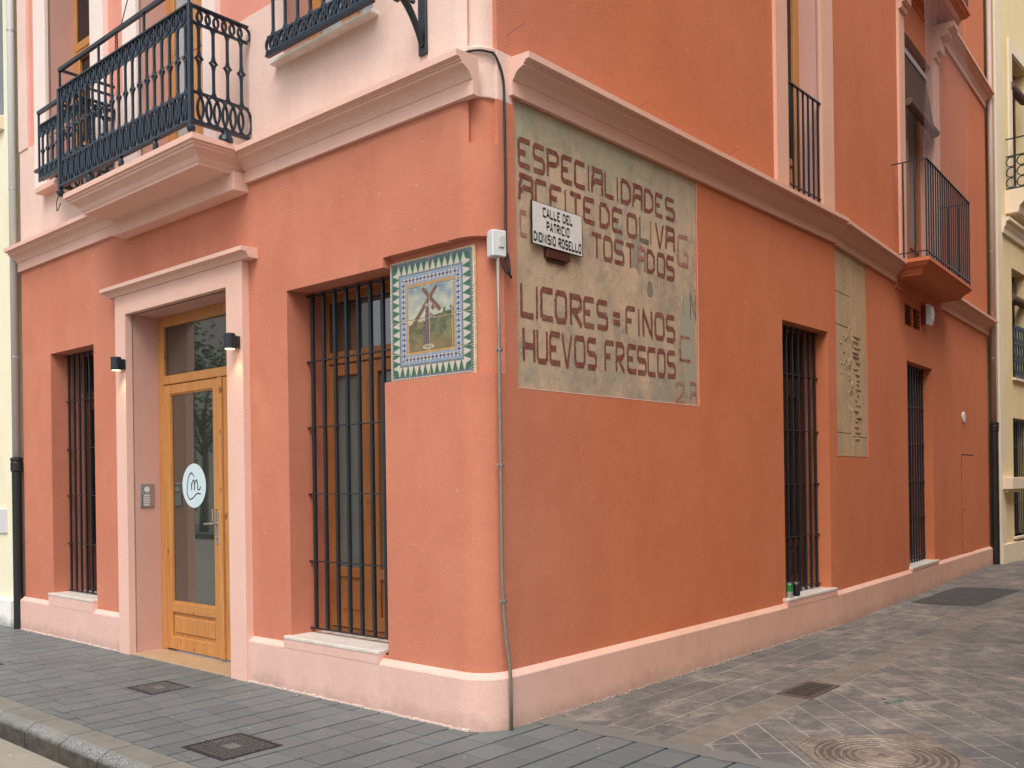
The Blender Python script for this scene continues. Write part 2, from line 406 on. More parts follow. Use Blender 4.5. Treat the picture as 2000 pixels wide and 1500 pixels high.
# pavement bed slabs (mortar seen in the joints), in the L frame: n -.45..1.44 ; alley beyond
bed = MB(FL); bed.box(-14, 20, -.45, 1.45, -.21, -.009)
side = bed.obj('pavement', MORT, base=FL.p(3, .7, 0)); struct(side); side['label'] = 'slate grey paved footway in front of the door'
bed = MB(FA); bed.box(.45, 30, -.5, 5.7, -.17, -.0022)
alley = bed.obj('alley_pavement', MORTL, base=FA.p(3, 1.5, 0)); struct(alley); alley['label'] = 'dusty paved alley beside the orange wall'

def ccw(poly):
    a_ = sum(poly[i][0]*poly[(i+1) % len(poly)][1]-poly[(i+1) % len(poly)][0]*poly[i][1] for i in range(len(poly)))
    return poly if a_ > 0 else poly[::-1]
def inset(poly, d, cross=1.0):
    '''move every edge inwards by d (edges along s by d*cross), corners re-cut'''
    m = len(poly); L_ = []
    for i in range(m):
        p, q = poly[i], poly[(i+1) % m]; dx, dy = q[0]-p[0], q[1]-p[1]; l = math.hypot(dx, dy) or 1e-9
        k = d*(cross if abs(dx) > abs(dy)*1.01 else 1); L_.append((p[0]-dy/l*k, p[1]+dx/l*k, dx/l, dy/l))
    out = []
    for i in range(m):
        x1, y1, a1, b1 = L_[i-1]; x2, y2, a2, b2 = L_[i]; det = a1*b2-b1*a2
        if abs(det) < 1e-4: out.append((x2, y2)); continue
        t = ((x2-x1)*b2-(y2-y1)*a2)/det; out.append((x1+a1*t, y1+b1*t))
    return out
def lay(root, F, cells, mat, jit=.0012, gap=.004, keep=300, bev=.003, cross=1.0):
    """cells: polygons [(s,n)] -> individual pavers for the ones seen largest, the rest joined"""
    info = []
    for poly in cells:
        c = (sum(p[0] for p in poly)/len(poly), sum(p[1] for p in poly)/len(poly))
        pr = [project(F.p(p[0], p[1], 0)) for p in poly]; sz = 0; vis = False
        if all(pr):
            xs = [p[0] for p in pr]; ys = [p[1] for p in pr]
            vis = max(xs) > 0 and min(xs) < 2000 and min(ys) < 1500 and max(ys) > 0
            sz = area(pr)
        info.append((vis, sz, c, poly))
    info.sort(key=lambda t: (-t[0], -t[1])); rest = MB(F); cache = {}; cnt = 0
    for vis, sz, c, poly in info:
        poly = ccw(poly); m = len(poly)
        ins = inset(poly, gap/2, cross); top = inset(ins, bev, 1.0)
        if len(ins) < 3: continue
        h = random.uniform(-jit, jit)
        if vis and cnt < keep and sz > 25:
            key = tuple((round(p[0]-c[0], 3), round(p[1]-c[1], 3)) for p in poly)
            if key not in cache:
                mb = MB(F); mb.add([(p[0], p[1], -.03) for p in ins]+[(p[0], p[1], -.002) for p in ins]+[(p[0], p[1], 0) for p in top],
                    [(i, (i+1) % m, m+(i+1) % m, m+i) for i in range(m)]+[(m+i, m+(i+1) % m, 2*m+(i+1) % m, 2*m+i) for i in range(m)]+[tuple(range(2*m, 3*m))])
                cache[key] = mb.mesh('paver', F.p(c[0], c[1], 0), mat)
            o = link('paver', cache[key], F.p(c[0], c[1], h), root)
            o.rotation_euler = (random.gauss(0, .0022), random.gauss(0, .0022), 0); cnt += 1
        else:
            rest.add([(p[0], p[1], -.03) for p in ins]+[(p[0], p[1], h) for p in ins], [(i, (i+1) % m, m+(i+1) % m, m+i) for i in range(m)]+[tuple(range(m, 2*m))])
    if rest.V:
        o = rest.obj('paver_field', mat, root); o['kind'] = 'stuff'
# footway pavers .21 x .48, rows run out from the wall, every other row shifted
cells = []
for i in range(-44, 70):
    s0 = .268+.21*i; off = .02+(.122 if (i//3) % 2 else 0)+.012*math.sin(i*2.3)
    for j in range(-4, 7):
        n0 = off+.247*j
        q = [(s0, max(n0, -.45)), (s0+.21, max(n0, -.45)), (s0+.21, min(n0+.247, 1.44)), (s0, min(n0+.247, 1.44))]
        if q[2][1]-q[0][1] < .03 or s0 > 14 or s0 < -5.5: continue
        if q[2][1] < .02 and s0 > .1: continue
        cells.append(q)
lay(side, FL, cells, PAVE, gap=.017, cross=.4)
# alley: rows along the wall (n 0 .. .9)
cells = []
for j in range(-8, 4):
    n0 = .225*j; n1 = n0+.225
    if n1-n0 < .02: continue
    for i in range(-2 if j >= 0 else 10, 50):
        s0 = .2+.42*i+(.21 if j % 2 else 0); q = [(max(s0, .5), n0), (s0+.42, n0), (s0+.42, n1), (max(s0, .5), n1)]
        if q[1][0]-q[0][0] > .04: cells.append(q)
# diagonal field beyond the channel
D = math.sqrt(.5)
for i in range(-40, 90):
    for j in range(-40, 60):
        u0 = .205*i; v0 = .41*j+(.205 if i % 2 else 0)
        # u axis = (1,1)/sqrt2 in (s,n); v axis = (1,-1)/sqrt2 -> rows run along v
        def uv(u, v): return ((u+v)*D+1.352-.16, (u-v)*D+1.133)
        q = [uv(u0, v0), uv(u0+.205, v0), uv(u0+.205, v0+.41), uv(u0, v0+.41)]
        q = clip(q, 0, -1, -1.125)
        if len(q) > 2: q = clip(q, -1, 0, -.5)
        if len(q) > 2: q = clip(q, 0, 1, 5.6)
        if len(q) > 2: q = clip(q, 1, 0, 22)
        if len(q) > 2 and area(q) > .002: cells.append(q)
lay(alley, FA, cells, PAVA, jit=.0009, gap=.0085)
mb = MB(FA)
for i in range(60):
    s0 = .52+i*.5
    mb.box(s0, s0+.497, .903, 1.122, -.03, .0005+random.uniform(-.001, .001), .002)
mb.obj('channel', STRIPM, alley)
# smeared mortar where footway and alley paving meet
mb = MB(FA); pts = []
random.seed(5)
N_ = 40; lo_, hi_ = [], []
for i in range(N_+1):
    n_ = .05+i*(1.9/N_); w = .035+.05*mnoise.noise(Vector((n_*5, 1, 0)))+.05*abs(mnoise.noise(Vector((n_*19, 4, 0))))
    lo_.append((.46-w*.9-.03, n_)); hi_.append((.50+w+.08*mnoise.noise(Vector((n_*13, 9, 0))), n_))
mb.add([(a_, b_, .0016) for a_, b_ in lo_]+[(a_, b_, .0016) for a_, b_ in hi_], [(i, i+1, N_+2+i, N_+1+i) for i in range(N_)])
mb.obj('mortar_smear', paver_mat('grey mortar smear', (.15, .145, .135), (.15, .145, .135), (.12, .118, .11), (.21, .19, .165), .6, .4, .8), alley, recalc=False)

# kerb: stones with a sloping nose, in front of the footway
kb = MB(FL); kb.box(-14, 20, 1.45, 1.5, -.21, -.02)
kerb = kb.obj('kerb', MORT, base=FL.p(2, 1.5, 0)); struct(kerb); kerb['label'] = 'worn concrete kerb stones along the edge of the footway'
random.seed(3)
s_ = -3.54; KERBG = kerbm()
kmesh = {}
while s_ < 13:
    L_ = .5
    mb = MB(FL); n_in = 1.447; prof = [(n_in, -.17), (n_in, 0), (1.598, .001), (1.612, -.005), (1.662, -.036), (1.672, -.050), (1.676, -.19)]
    mb.prism(prof, s_+.005, s_+L_-.005)
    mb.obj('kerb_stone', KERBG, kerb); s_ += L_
rd = MB(FL); rd.box(-30, 40, 1.60, 2.05, -.2, -.150); g = rd.obj('gutter', ROAD, base=FL.p(2, 1.8, -.13)); struct(g); g['label'] = 'pale concrete gutter at the foot of the kerb'
rd = MB(FL); rd.box(-30, 40, 2.05, 11, -.2, -.154); g = rd.obj('road', ROAD, base=FL.p(2, 6, -.13)); struct(g); g['label'] = 'pale worn road beside the kerb'
rd = MB(FL); rd.box(-30, 40, 11, 14.95, -.17, -.0); g = rd.obj('far_pavement', PAVE, base=FL.p(2, 12.5, 0)); struct(g)

# ================================================================== CORNER BUILDING
bld = thing('corner_building', O + dL*1.5 + dA*1.5, 'terracotta corner building with pink plinth, cornice and barred windows', 'building')
bld.location.z = 0
H = 11.0
def wall(mb, s0, s1, z0, z1, holes, n=0.0):
    ss = sorted({s0, s1, *[h[0] for h in holes], *[h[1] for h in holes]}); ss = [x for x in ss if s0 <= x <= s1]
    zs = sorted({z0, z1, *[h[2] for h in holes], *[h[3] for h in holes]}); zs = [x for x in zs if z0 <= x <= z1]
    for a_, b_ in zip(ss, ss[1:]):
        for c_, d_ in zip(zs, zs[1:]):
            m_s, m_z = (a_+b_)/2, (c_+d_)/2
            if any(h[0] < m_s < h[1] and h[2] < m_z < h[3] for h in holes): continue
            mb.quad((a_, n, c_), (b_, n, c_), (b_, n, d_), (a_, n, d_))
def reveal(mb, s0, s1, z0, z1, n0, n1, sides='lrtb'):
    if 'l' in sides: mb.quad((s1, n0, z0), (s1, n0, z1), (s1, n1, z1), (s1, n1, z0))
    if 'r' in sides: mb.quad((s0, n0, z0), (s0, n0, z1), (s0, n1, z1), (s0, n1, z0))
    if 't' in sides: mb.quad((s0, n0, z1), (s1, n0, z1), (s1, n1, z1), (s0, n1, z1))
    if 'b' in sides: mb.quad((s0, n0, z0), (s1, n0, z0), (s1, n1, z0), (s0, n1, z0))
CE = .30    # corner pieces cover s < CE on both sides
# --- lower front wall (L)
L1 = (.885, 1.955, .36, 2.925); L2 = (5.06, 6.02, .40, 2.87); DO = (2.67, 4.31, -.05, 3.05)
ND = -.07
NI = (CE, .885, 2.165, 2.99)
mb = MB(FL); wall(mb, CE, 6.72, -.05, 3.83, [L1, L2, DO, NI])
reveal(mb, *L1[:2], .36, 2.925, 0, -.40, 'ltb'); reveal(mb, .885, 1.955, .36, 2.165, 0, -.40, 'r'); reveal(mb, .885, 1.955, 2.165, 2.925, ND, -.40, 'r')
reveal(mb, *L2, 0, -.40)
mb.quad((CE, ND, 2.165), (.885, ND, 2.165), (.885, ND, 2.99), (CE, ND, 2.99))
reveal(mb, CE, .885, 2.165, 2.99, 0, ND, 'tb')
mb.quad((.885, 0, 2.925), (.885, ND, 2.925), (.885, ND, 2.99), (.885, 0, 2.99))
mb.quad((6.72, 0, -.05), (6.72, 0, 3.83), (6.72, -.5, 3.83), (6.72, -.5, -.05))
mb.obj('wall', TERRA, bld, recalc=False)
mb = MB(FL); reveal(mb, 2.67, 4.31, -.05, 3.05, -.001, -.40, 'lrt'); mb.obj('door_reveal', REVEAL, bld, recalc=False)
# --- alley walls
AD = (.318, 2.525, 2.09, 3.886); A1 = (4.05, 5.09, .36, 2.965)
mb = MB(FA); wall(mb, CE, SB, -.05, 3.90, [AD, A1]); reveal(mb, *A1, 0, -.34); reveal(mb, *AD, 0, -.012, 'lrtb')
mb.obj('wall', TERRB, bld, recalc=False)
B1 = (2.72, 4.0, .33, 2.955); ST = (.03, 1.09, 1.712, 3.878)
mb = MB(FB); wall(mb, 0, 7.75, -.05, 3.90, [B1, ST, (2.62, 3.42, 3.375, 3.69)]); reveal(mb, *B1, 0, -.34); reveal(mb, *ST, 0, -.012)
reveal(mb, 2.62, 3.42, 3.375, 3.69, 0, -.06)
mb.obj('wall', TERRB, bld, recalc=False)
# --- upper front wall: pink dado, salmon above
W1 = (4.99, 5.98, 4.60, 7.4); D2 = (3.01, 4.10, 4.10, 7.4); W2 = (.95, 1.95, 4.62, 7.4)
mb = MB(FL); wall(mb, CE, 6.72, 3.83, 5.09, [(W1[0], W1[1], 4.60, 5.09), (D2[0], D2[1], 4.10, 5.09), (W2[0], W2[1], 4.62, 5.09)])
mb.quad((CE, 0, 5.09), (6.72, 0, 5.09), (6.72, -.02, 5.09), (CE, -.02, 5.09))
mb.quad((6.72, 0, 3.83), (6.72, 0, 5.09), (6.72, -.5, 5.09), (6.72, -.5, 3.83))
mb.obj('wall', PINK, bld, recalc=False)
mb = MB(FL); wall(mb, 2.0, 6.50, 5.09, H, [(W1[0], W1[1], 5.09, 7.4), (D2[0], D2[1], 5.09, 7.4)], -.02)
mb.obj('wall', SALMON, bld, recalc=False)
mb = MB(FL); wall(mb, CE, 2.0, 5.09, H, [(W2[0], W2[1], 5.09, 7.4)], 0); mb.obj('wall', PINK, bld, recalc=False); mb = MB(FL)
mb.box(6.50, 6.72, -.3, .012, 5.09, H, .004); mb.obj('pilaster', PINK, bld, recalc=False)
mb = MB(FL)
for h in (W1, D2, W2): reveal(mb, *h, -.001, -.40, 'lrtb')
mb.obj('window_reveal', REVEAL, bld, recalc=False)
# --- upper alley walls
UA = (4.17, 4.95, 4.14, 7.6); UB = (2.70, 4.17, 4.10, 7.12)
mb = MB(FA); wall(mb, CE, SB, 3.90, H, [UA]); mb.obj('wall', TERRB, bld, recalc=False)
mb = MB(FA); reveal(mb, *UA, -.001, -.34); mb.obj('window_reveal', REVEAL, bld, recalc=False)
UB2 = (2.70, 4.17, 7.95, 10.5)
mb = MB(FB); wall(mb, 0, 7.75, 3.90, H, [UB, UB2]); mb.quad((7.75, 0, -.05), (7.75, 0, H), (7.75, -.6, H), (7.75, -.6, -.05)); mb.obj('wall', TERRB, bld, recalc=False)
mb = MB(FB); reveal(mb, *UB, -.001, -.34); reveal(mb, *UB2, -.001, -.34); mb.obj('window_reveal', REVEAL, bld, recalc=False)
mb = MB(FB); mb.box(7.76, 8.6, -1.2, -.03, -.05, H+1, .0); mb.obj('return_wall', YTRIM, bld)
# pilaster at the far end of the alley wall
mb = MB(FB); mb.box(6.3, 7.74, -.1, .014, 4.12, 7.62, .004); mb.obj('pilaster', TERRB, bld)
mb = MB(FB); mb.box(6.3, 7.74, -.1, .014, 7.96, H, .004); mb.obj('pilaster', TERRB, bld)
# --- rounded corner, swept section by section
rad = .20
Cc = Vector(O) - (nL+nA)*rad/(1+nL.dot(nA))
def sec(off):
    """plan points from L s=CE round to A s=CE; off(t): outward offset; t -1..0 on L flat, 0..1 arc, 1..2 on A flat"""
    P = []
    for t in TS:
        if t < 0: p = O + dL*(rad+(CE-rad)*(-t)) ; n_ = nL
        elif t > 1: p = O + dA*(rad+(CE-rad)*(t-1)); n_ = nA
        else:
            n_ = (nL*math.cos(t*math.pi/2)+nA*math.sin(t*math.pi/2)).normalized(); p = Cc + n_*rad
        P.append(p + n_*off(t))
    return P
TS = [-1, -.5, -.01] + [i/16 for i in range(17)] + [1.01, 1.5, 2]
TS = sorted(TS + [.295, .305, .885, .895])
def sweep(rows, a_=0, b_=None):
    mb = MB(); b_ = b_ or len(TS); V = []
    for z, off in rows: V += [(p.x, p.y, z) for p in sec(off)[a_:b_]]
    m = b_-a_
    mb.addw(V, [(r*m+i, r*m+i+1, (r+1)*m+i+1, (r+1)*m+i) for r in range(len(rows)-1) for i in range(m-1)]); return mb
zero = lambda t: 0
nich = lambda t: ND if t <= 0 else (ND*max(0, math.cos(t*math.pi/2))**.6 if t < 1 else 0)
colm = lambda t: -.035 if .30 <= t <= .89 else 0
bulge = lambda t: -.018 if .30 <= t <= .89 else 0
sweep([(-.05, zero), (2.165, zero), (2.167, nich), (2.55, nich), (2.99, nich), (2.992, zero), (3.56, zero), (3.565, colm), (3.84, colm)]).obj('corner_wall', TERRA, bld, smooth=False)
sweep([(3.84, colm), (3.845, bulge), (4.05, bulge), (4.14, lambda t: bulge(t)*.3)]).obj('corner_wall', PINK, bld)
k89 = TS.index(.885)
sweep([(4.14, lambda t: bulge(t)*.3), (4.16, colm), (H, colm)], 0, k89+1).obj('corner_wall', PINK, bld)
sweep([(4.14, lambda t: bulge(t)*.3), (4.16, colm), (H, colm)], k89).obj('corner_wall', TERRB, bld)
# --- plinth
pz = .33; pn = .045
prof = [(-.02, -.05), (pn, -.05), (pn, pz-.022), (pn-.004, pz-.016), (.0015, pz+.014), (-.02, pz+.014)]
for (F, a_, b_) in ((FL, CE, 2.45), (FL, 4.50, 6.75), (FA, CE, SB), (FB, -.002, 7.76)):
    mb = MB(F); dz = -.04 if F is FB else 0; mb.prism(prof, a_, b_, dz); mb.obj('plinth', PLINTH, bld)
sweep([(-.05, lambda t: pn), (pz-.022, lambda t: pn), (pz-.016, lambda t: pn-.004), (pz+.014, lambda t: .0015), (pz+.0141, lambda t: -.02)]).obj('plinth', PLINTH, bld)
for F, a_, b_, zt in ((FL, .93, 1.985, .372), (FL, 5.05, 6.04, .41), (FA, 3.99, 5.13, .365), (FB, 2.68, 4.05, .335)):
    mb = MB(F); mb.prism([(-.02, pz-.02), (pn+.002, pz-.02), (pn+.002, zt), (-.02, zt)], a_, b_); mb.obj('plinth_step', PLINTH, bld)
    mb = MB(F); mb.box(a_+.0, b_, -.30, pn+.006, zt, zt+.025, .004); mb.obj('sill', MARBLE, bld)
# --- cornices
CP = [(0, 0), (.03, 0), (.03, .088), (.038, .092), (.046, .105), (.060, .125), (.082, .142), (.108, .152), (.122, .156), (.122, .170), (.134, .172), (.134, .184), (.166, .188), (.166, .226), (0, .236)]
def cornice(F, a_, b_, zb, zb2=None, mat=TRIM):
    mb = MB(F); cuts = [a_]
    while cuts[-1]+2.3 < b_: cuts.append(cuts[-1]+2.0)
    cuts.append(b_)
    for x0, x1 in zip(cuts, cuts[1:]):
        k0 = (x0-a_)/(b_-a_); k1 = (x1-a_)/(b_-a_); d = (zb2 if zb2 is not None else zb)-zb
        mb.prism([(n_-.02 if n_ == 0 else n_, z_+zb+d*k0) for n_, z_ in CP], x0+.0012, x1-.0012, d*(k1-k0))
    return mb.obj('cornice', mat, bld)
cornice(FL, .02, 2.44, 3.815); cornice(FL, 4.36, 6.74, 3.815)
cornice(FA, .268, SB-.002, 3.888); cornice(FB, .002, 2.22, 3.875, 3.85); cornice(FB, 4.42, 7.78, 3.85)
cornice(FB, 4.50, 7.78, 7.68)
# small dark gap trim below the front cornice
# --- door surround
mb = MB(FL)
mb.extr([(2.445, -.05), (2.67, -.05), (2.67, 3.05), (4.31, 3.05), (4.31, -.05), (4.50, -.05), (4.50, 3.235), (2.445, 3.235)], -.02, .06)
mb.obj('door_surround', TRIM, bld)
mb = MB(FL)
mb.prism([(-.02, 3.225), (.075, 3.225), (.082, 3.238), (.095, 3.246), (.098, 3.262), (.145, 3.268), (.145, 3.300), (-.02, 3.306)], 2.32, 4.62); mb.obj('door_cornice', TRIM, bld)
mb = MB(FL); mb.box(2.668, 4.312, -.42, .05, -.03, .012, .004); mb.obj('threshold', THRESH, bld)
# --- upper window surrounds (flat bands)
def band(F, o, i, zt, zb_, n=.03, mat=TRIM, name='window_surround'):
    mb = MB(F); mb.extr([(o[0], zb_), (i[0], zb_), (i[0], zt), (i[1], zt), (i[1], zb_), (o[1], zb_), (o[1], zt+.25), (o[0], zt+.25)], -.025, n); return mb.obj(name, mat, bld)
WTRIM = stucco('white pink trim plaster', (.80, .66, .60), (.84, .72, .66), (.74, .58, .52), .25, .2)
band(FL, (4.72, 6.27), (4.99, 5.98), 7.4, 4.60, mat=WTRIM); band(FL, (2.82, 4.35), (3.01, 4.10), 7.4, 4.06, mat=WTRIM)
band(FA, (3.93, 5.23), (4.17, 4.95), 7.6, 4.12, n=.035)
mb = MB(FB); mb.box(2.44, 2.70, -.02, .03, 4.10, 7.25, .004); mb.obj('window_surround', TRIM, bld)
mb = MB(FB); mb.box(4.17, 4.50, -.02, .03, 4.10, 7.25, .004); mb.obj('window_surround', TRIM, bld)
for s0 in (2.44, 4.17):      # stepped corbels under the upper balcony
    mb = MB(FB)
    for k_, (n1, z0_, z1_) in enumerate(((.07, 7.25, 7.32), (.12, 7.32, 7.52), (.22, 7.52, 7.60), (.30, 7.60, 7.69))):
        mb.prism([(-.02, z0_), (n1*.8, z0_), (n1, z0_+.02), (n1, z1_), (-.02, z1_)], s0+.001*k_, s0+.26-.001*k_)
    mb.obj('corbel', TRIM, bld)
# --- sills above
mb = MB(FL); mb.box(.89, 2.04, -.3, .065, 4.590, 4.619, .004); mb.obj('sill', MARBLE, bld)
mb = MB(FL); mb.box(4.93, 6.10, -.3, .10, 4.50, 4.545, .004); mb.obj('sill', TRIM, bld)
mb = MB(FL); mb.box(4.9, 6.12, -.3, .05, 4.545, 4.60, .004); mb.obj('sill', TRIM, bld)

# ------------------------------------------------------------------ windows
def frame_box(mb, s0, s1, z0, z1, n0, n1, w, bev=.004, wb=None, wt=None):
    wb = wb or w; wt = wt or w
    mb.box(s0, s0+w, n0, n1, z0, z1, bev); mb.box(s1-w, s1, n0, n1, z0, z1, bev)
    mb.box(s0+w, s1-w, n0+.002, n1-.002, z0, z0+wb, bev); mb.box(s0+w, s1-w, n0+.002, n1-.002, z1-wt, z1, bev)
def window(F, s0, s1, z0, z1, nd, mat=PINE, pane=GLASS, leaves=2, transom=None, panel=.28, label=None):
    """wooden casement at depth nd; returns the part"""
    mb = MB(F); frame_box(mb, s0-.01, s1+.01, z0, z1+.01, nd-.06, nd, .07)
    zt = z1
    if transom: mb.box(s0+.06, s1-.06, nd-.055, nd+.008, transom, transom+.09, .006); zt = transom
    w = mb.obj('window', mat, bld)
    if label: w['label'] = label
    ws = (s1-s0-.12)/leaves
    for i in range(leaves):
        a_ = s0+.06+ws*i+.004; b_ = a_+ws-.008
        mb = MB(F); frame_box(mb, a_, b_, z0+.075, zt-.01, nd-.045, nd+.012, .085, .005, wb=.10)
        if panel:
            mb.box(a_+.085, b_-.085, nd-.035, nd-.008, z0+.17, z0+.17+panel, .003)
            mb.box(a_+.125, b_-.125, nd-.03, nd+.002, z0+.21, z0+.13+panel, .006)
            mb.box(a_+.08, b_-.08, nd-.043, nd+.010, z0+.17+panel, z0+.24+panel, .004)
        mb.obj('casement', mat, w)
        mb = MB(F); zb_ = z0+.17+(panel+.06 if panel else 0)
        mb.box(a_+.08, b_-.08, nd-.03, nd-.018, zb_, zt-.09); mb.obj('pane', pane, w)
    if transom:
        mb = MB(F); mb.box(s0+.055, s1-.055, nd-.035, nd-.02, transom+.085, z1-.06); mb.obj('pane', GLASSD if pane is GLASS else GLASSX, w)
    return w
window(FL, .885, 1.955, .36, 2.925, -.33, mat=PINEW, transom=2.40)
window(FL, 5.06, 6.02, .40, 2.87, -.33, mat=REDWOOD, transom=2.40, pane=GLASSX)
window(FA, 4.05, 5.09, .36, 2.965, -.28, mat=REDWOOD, pane=GLASSX, transom=2.4)
window(FB, 2.72, 4.0, .33, 2.955, -.28, mat=REDWOOD, pane=GLASSX, transom=2.4)
window(FL, *W1[:2], 4.60, 7.4, -.26, pane=GLASSX, transom=6.0, panel=.2)
window(FL, *D2[:2], 4.10, 7.4, -.26, pane=GLASSL, transom=6.3)
window(FL, *W2[:2], 4.62, 7.4, -.22, pane=GLASSL, transom=6.3, panel=0)
window(FA, *UA[:2], 4.14, 7.6, -.20, pane=GLASSX, transom=6.5, leaves=1)
window(FB, *UB[:2], 4.10, 7.12, -.16, mat=PINEW, pane=GLASS, transom=None)
window(FB, *UB2[:2], 7.95, 10.5, -.16, pane=GLASS)

# ------------------------------------------------------------------ entrance door
nd = -.25
mb = MB(FL)
mb.box(4.215, 4.312, nd-.07, nd, .012, 3.05, .005); mb.box(2.668, 2.76, nd-.07, nd, .012, 3.05, .005)
mb.box(2.76, 4.215, nd-.068, nd-.002, 2.955, 3.05, .005); mb.box(2.76, 4.215, nd-.062, nd+.012, 2.425, 2.505, .006)
door = mb.obj('door', PINE, bld); door['label'] = 'pine entrance door with tall glass pane and round white logo'
mb = MB(FL); mb.box(2.755, 4.22, nd-.04, nd-.028, 2.50, 2.96); mb.obj('pane', GLASSD, door)
def leaf(a_, b_, name):
    mb = MB(FL); z0 = .03; z1 = 2.42
    mb.box(a_, a_+.10, nd-.045, nd+.006, z0, z1, .005); mb.box(b_-.10, b_, nd-.045, nd+.006, z0, z1, .005)
    mb.box(a_+.1, b_-.1, nd-.043, nd+.004, 2.335, z1, .005); mb.box(a_+.1, b_-.1, nd-.043, nd+.004, .365, .455, .005); mb.box(a_+.1, b_-.1, nd-.043, nd+.004, z0, .145, .005)
    mb.box(a_+.098, b_-.098, nd-.035, nd-.018, .145, .365); mb.box(a_+.135, b_-.135, nd-.03, nd-.004, .18, .33, .008)
    # glazing beads
    for (x0, x1) in ((a_+.10, a_+.112), (b_-.112, b_-.10)): mb.box(x0, x1, nd-.03, nd-.004, .455, 2.335, .003)
    mb.box(a_+.112, b_-.112, nd-.03, nd-.004, .455, .467, .003); mb.box(a_+.112, b_-.112, nd-.03, nd-.004, 2.323, 2.335, .003)
    o = mb.obj(name, PINE, door); mb = MB(FL); mb.box(a_+.095, b_-.095, nd-.028, nd-.018, .45, 2.34); mb.obj('pane', GLASSD, door)
leaf(3.29, 4.21, 'door_leaf'); leaf(2.765, 3.225, 'door_leaf')
mb = MB(FL); mb.box(3.228, 3.287, nd-.045, nd+.026, .03, 2.42, .006); mb.obj('astragal', PINEH, door)
# logo: white round sticker with a line-drawn script m
LS, LZ, LR = 3.745, 1.505, .195
mb = MB(FL); mb.lathe((LS, nd-.018, LZ), [(LR, 0), (LR, .0015)], 40, 'n'); mb.obj('logo_disc', paint('white vinyl', (.55, .68, .71), .1, 20, (.6, .66, .68)), door)
def ribbon(path, w, closed=False):
    """mitred 2-D ribbon around a polyline -> (verts, quads); w in path units"""
    P = []
    for p in path:
        if not P or math.hypot(p[0]-P[-1][0], p[1]-P[-1][1]) > 1e-6: P.append(p)
    V = []; m = len(P)
    for i in range(m):
        a_ = P[i-1] if (i > 0 or closed) else None; b_ = P[(i+1) % m] if (i < m-1 or closed) else None
        def nr(p, q): dx, dy = q[0]-p[0], q[1]-p[1]; L_ = math.hypot(dx, dy); return (-dy/L_, dx/L_)
        if a_ is None: n_ = nr(P[i], b_); k = 1
        elif b_ is None: n_ = nr(a_, P[i]); k = 1
        else:
            n1, n2 = nr(a_, P[i]), nr(P[i], b_); n_ = (n1[0]+n2[0], n1[1]+n2[1]); L_ = math.hypot(*n_) or 1; n_ = (n_[0]/L_, n_[1]/L_)
            k = min(1.6, 1/max(.3, n_[0]*n1[0]+n_[1]*n1[1]))
        V += [(P[i][0]+n_[0]*w/2*k, P[i][1]+n_[1]*w/2*k), (P[i][0]-n_[0]*w/2*k, P[i][1]-n_[1]*w/2*k)]
    F_ = [(2*i, 2*i+1, (2*i+3) % (2*m), (2*i+2) % (2*m)) for i in range(m if closed else m-1)]
    return V, F_
def spline(pts, k=6):
    out = []
    for i in range(len(pts)-1):
        p0 = pts[max(i-1, 0)]; p1 = pts[i]; p2 = pts[i+1]; p3 = pts[min(i+2, len(pts)-1)]
        for j in range(k):
            t = j/k; out.append(tuple(.5*((2*p1[c])+(-p0[c]+p2[c])*t+(2*p0[c]-5*p1[c]+4*p2[c]-p3[c])*t*t+(-p0[c]+3*p1[c]-3*p2[c]+p3[c])*t**3) for c in range(len(p1))))
    out.append(tuple(pts[-1])); return out
mb = MB(FL)
lg = [[(.05, .42), (-.18, .62), (-.42, .52), (-.6, .1), (-.62, -.4), (-.4, -.66), (-.1, -.6), (.3, -.38), (.62, -.42)],
      [(-.22, .12), (-.2, -.2), (-.18, .1), (-.02, .28), (.06, .12), (.06, -.2), (.1, .12), (.26, .28), (.34, .1), (.36, -.15), (.5, -.2), (.62, -.05)]]
for i, st in enumerate(lg):     # u to the right as seen from the street = -s
    V, Fq = ribbon(spline([(x*.92, y*.92) for x, y in st], 7), .055)
    mb.add([(LS-u*LR, nd-.0155+.0006*i, LZ+v*LR) for u, v in V], Fq)
mb.obj('logo_mark', INK, door, recalc=False)
mb = MB(FL); hs_ = 3.335
mb.box(hs_-.018, hs_+.018, nd+.004, nd+.012, 1.0, 1.28, .003); mb.tube([(hs_, nd+.01, 1.18), (hs_, nd+.055, 1.18), (hs_+.02, nd+.06, 1.18), (hs_+.12, nd+.06, 1.175)], .009, 8)
mb.tube([(hs_, nd+.01, 1.30), (hs_, nd+.05, 1.30), (hs_, nd+.05, 1.20)], .008, 8)
mb.lathe((hs_, nd+.012, 1.06), [(.012, 0), (.012, .008)], 10, 'n'); mb.obj('handle', STEEL, door)

# ------------------------------------------------------------------ window grilles
def grille(F, n, ss, z0, z1, cross, a_, b_, w=.016, part_parent=None):
    mb = MB(F)
    g_ = link('window_grille', None, F.p((a_+b_)/2, n, z0), part_parent or bld); g_.empty_display_size = .1
    for z in cross: mb = MB(F); mb.box(a_, b_, n-.015, n+.013, z-.004, z+.004); mb.obj('crossbar', IRON, g_)
    me = None
    for s in ss:
        if me is None:
            m2 = MB(F); m2.box(s-w/2, s+w/2, n-w/2, n+w/2, z0, z1, .002); me = m2.mesh('bar', F.p(s, n, z0), IRON)
        link('bar', me, F.p(s, n, z0), g_)
    return g_
cr = [.43, .93, 1.43, 1.925, 2.415, 2.90]
grille(FL, -.18, [1.89-.132*i for i in range(8)], .425, 2.915, cr, .886, 1.954, .025)
grille(FL, -.16, [5.97-.118*i for i in range(8)], .44, 2.865, [.45, .93, 1.42, 1.90, 2.39, 2.85], 5.061, 6.019, .021)
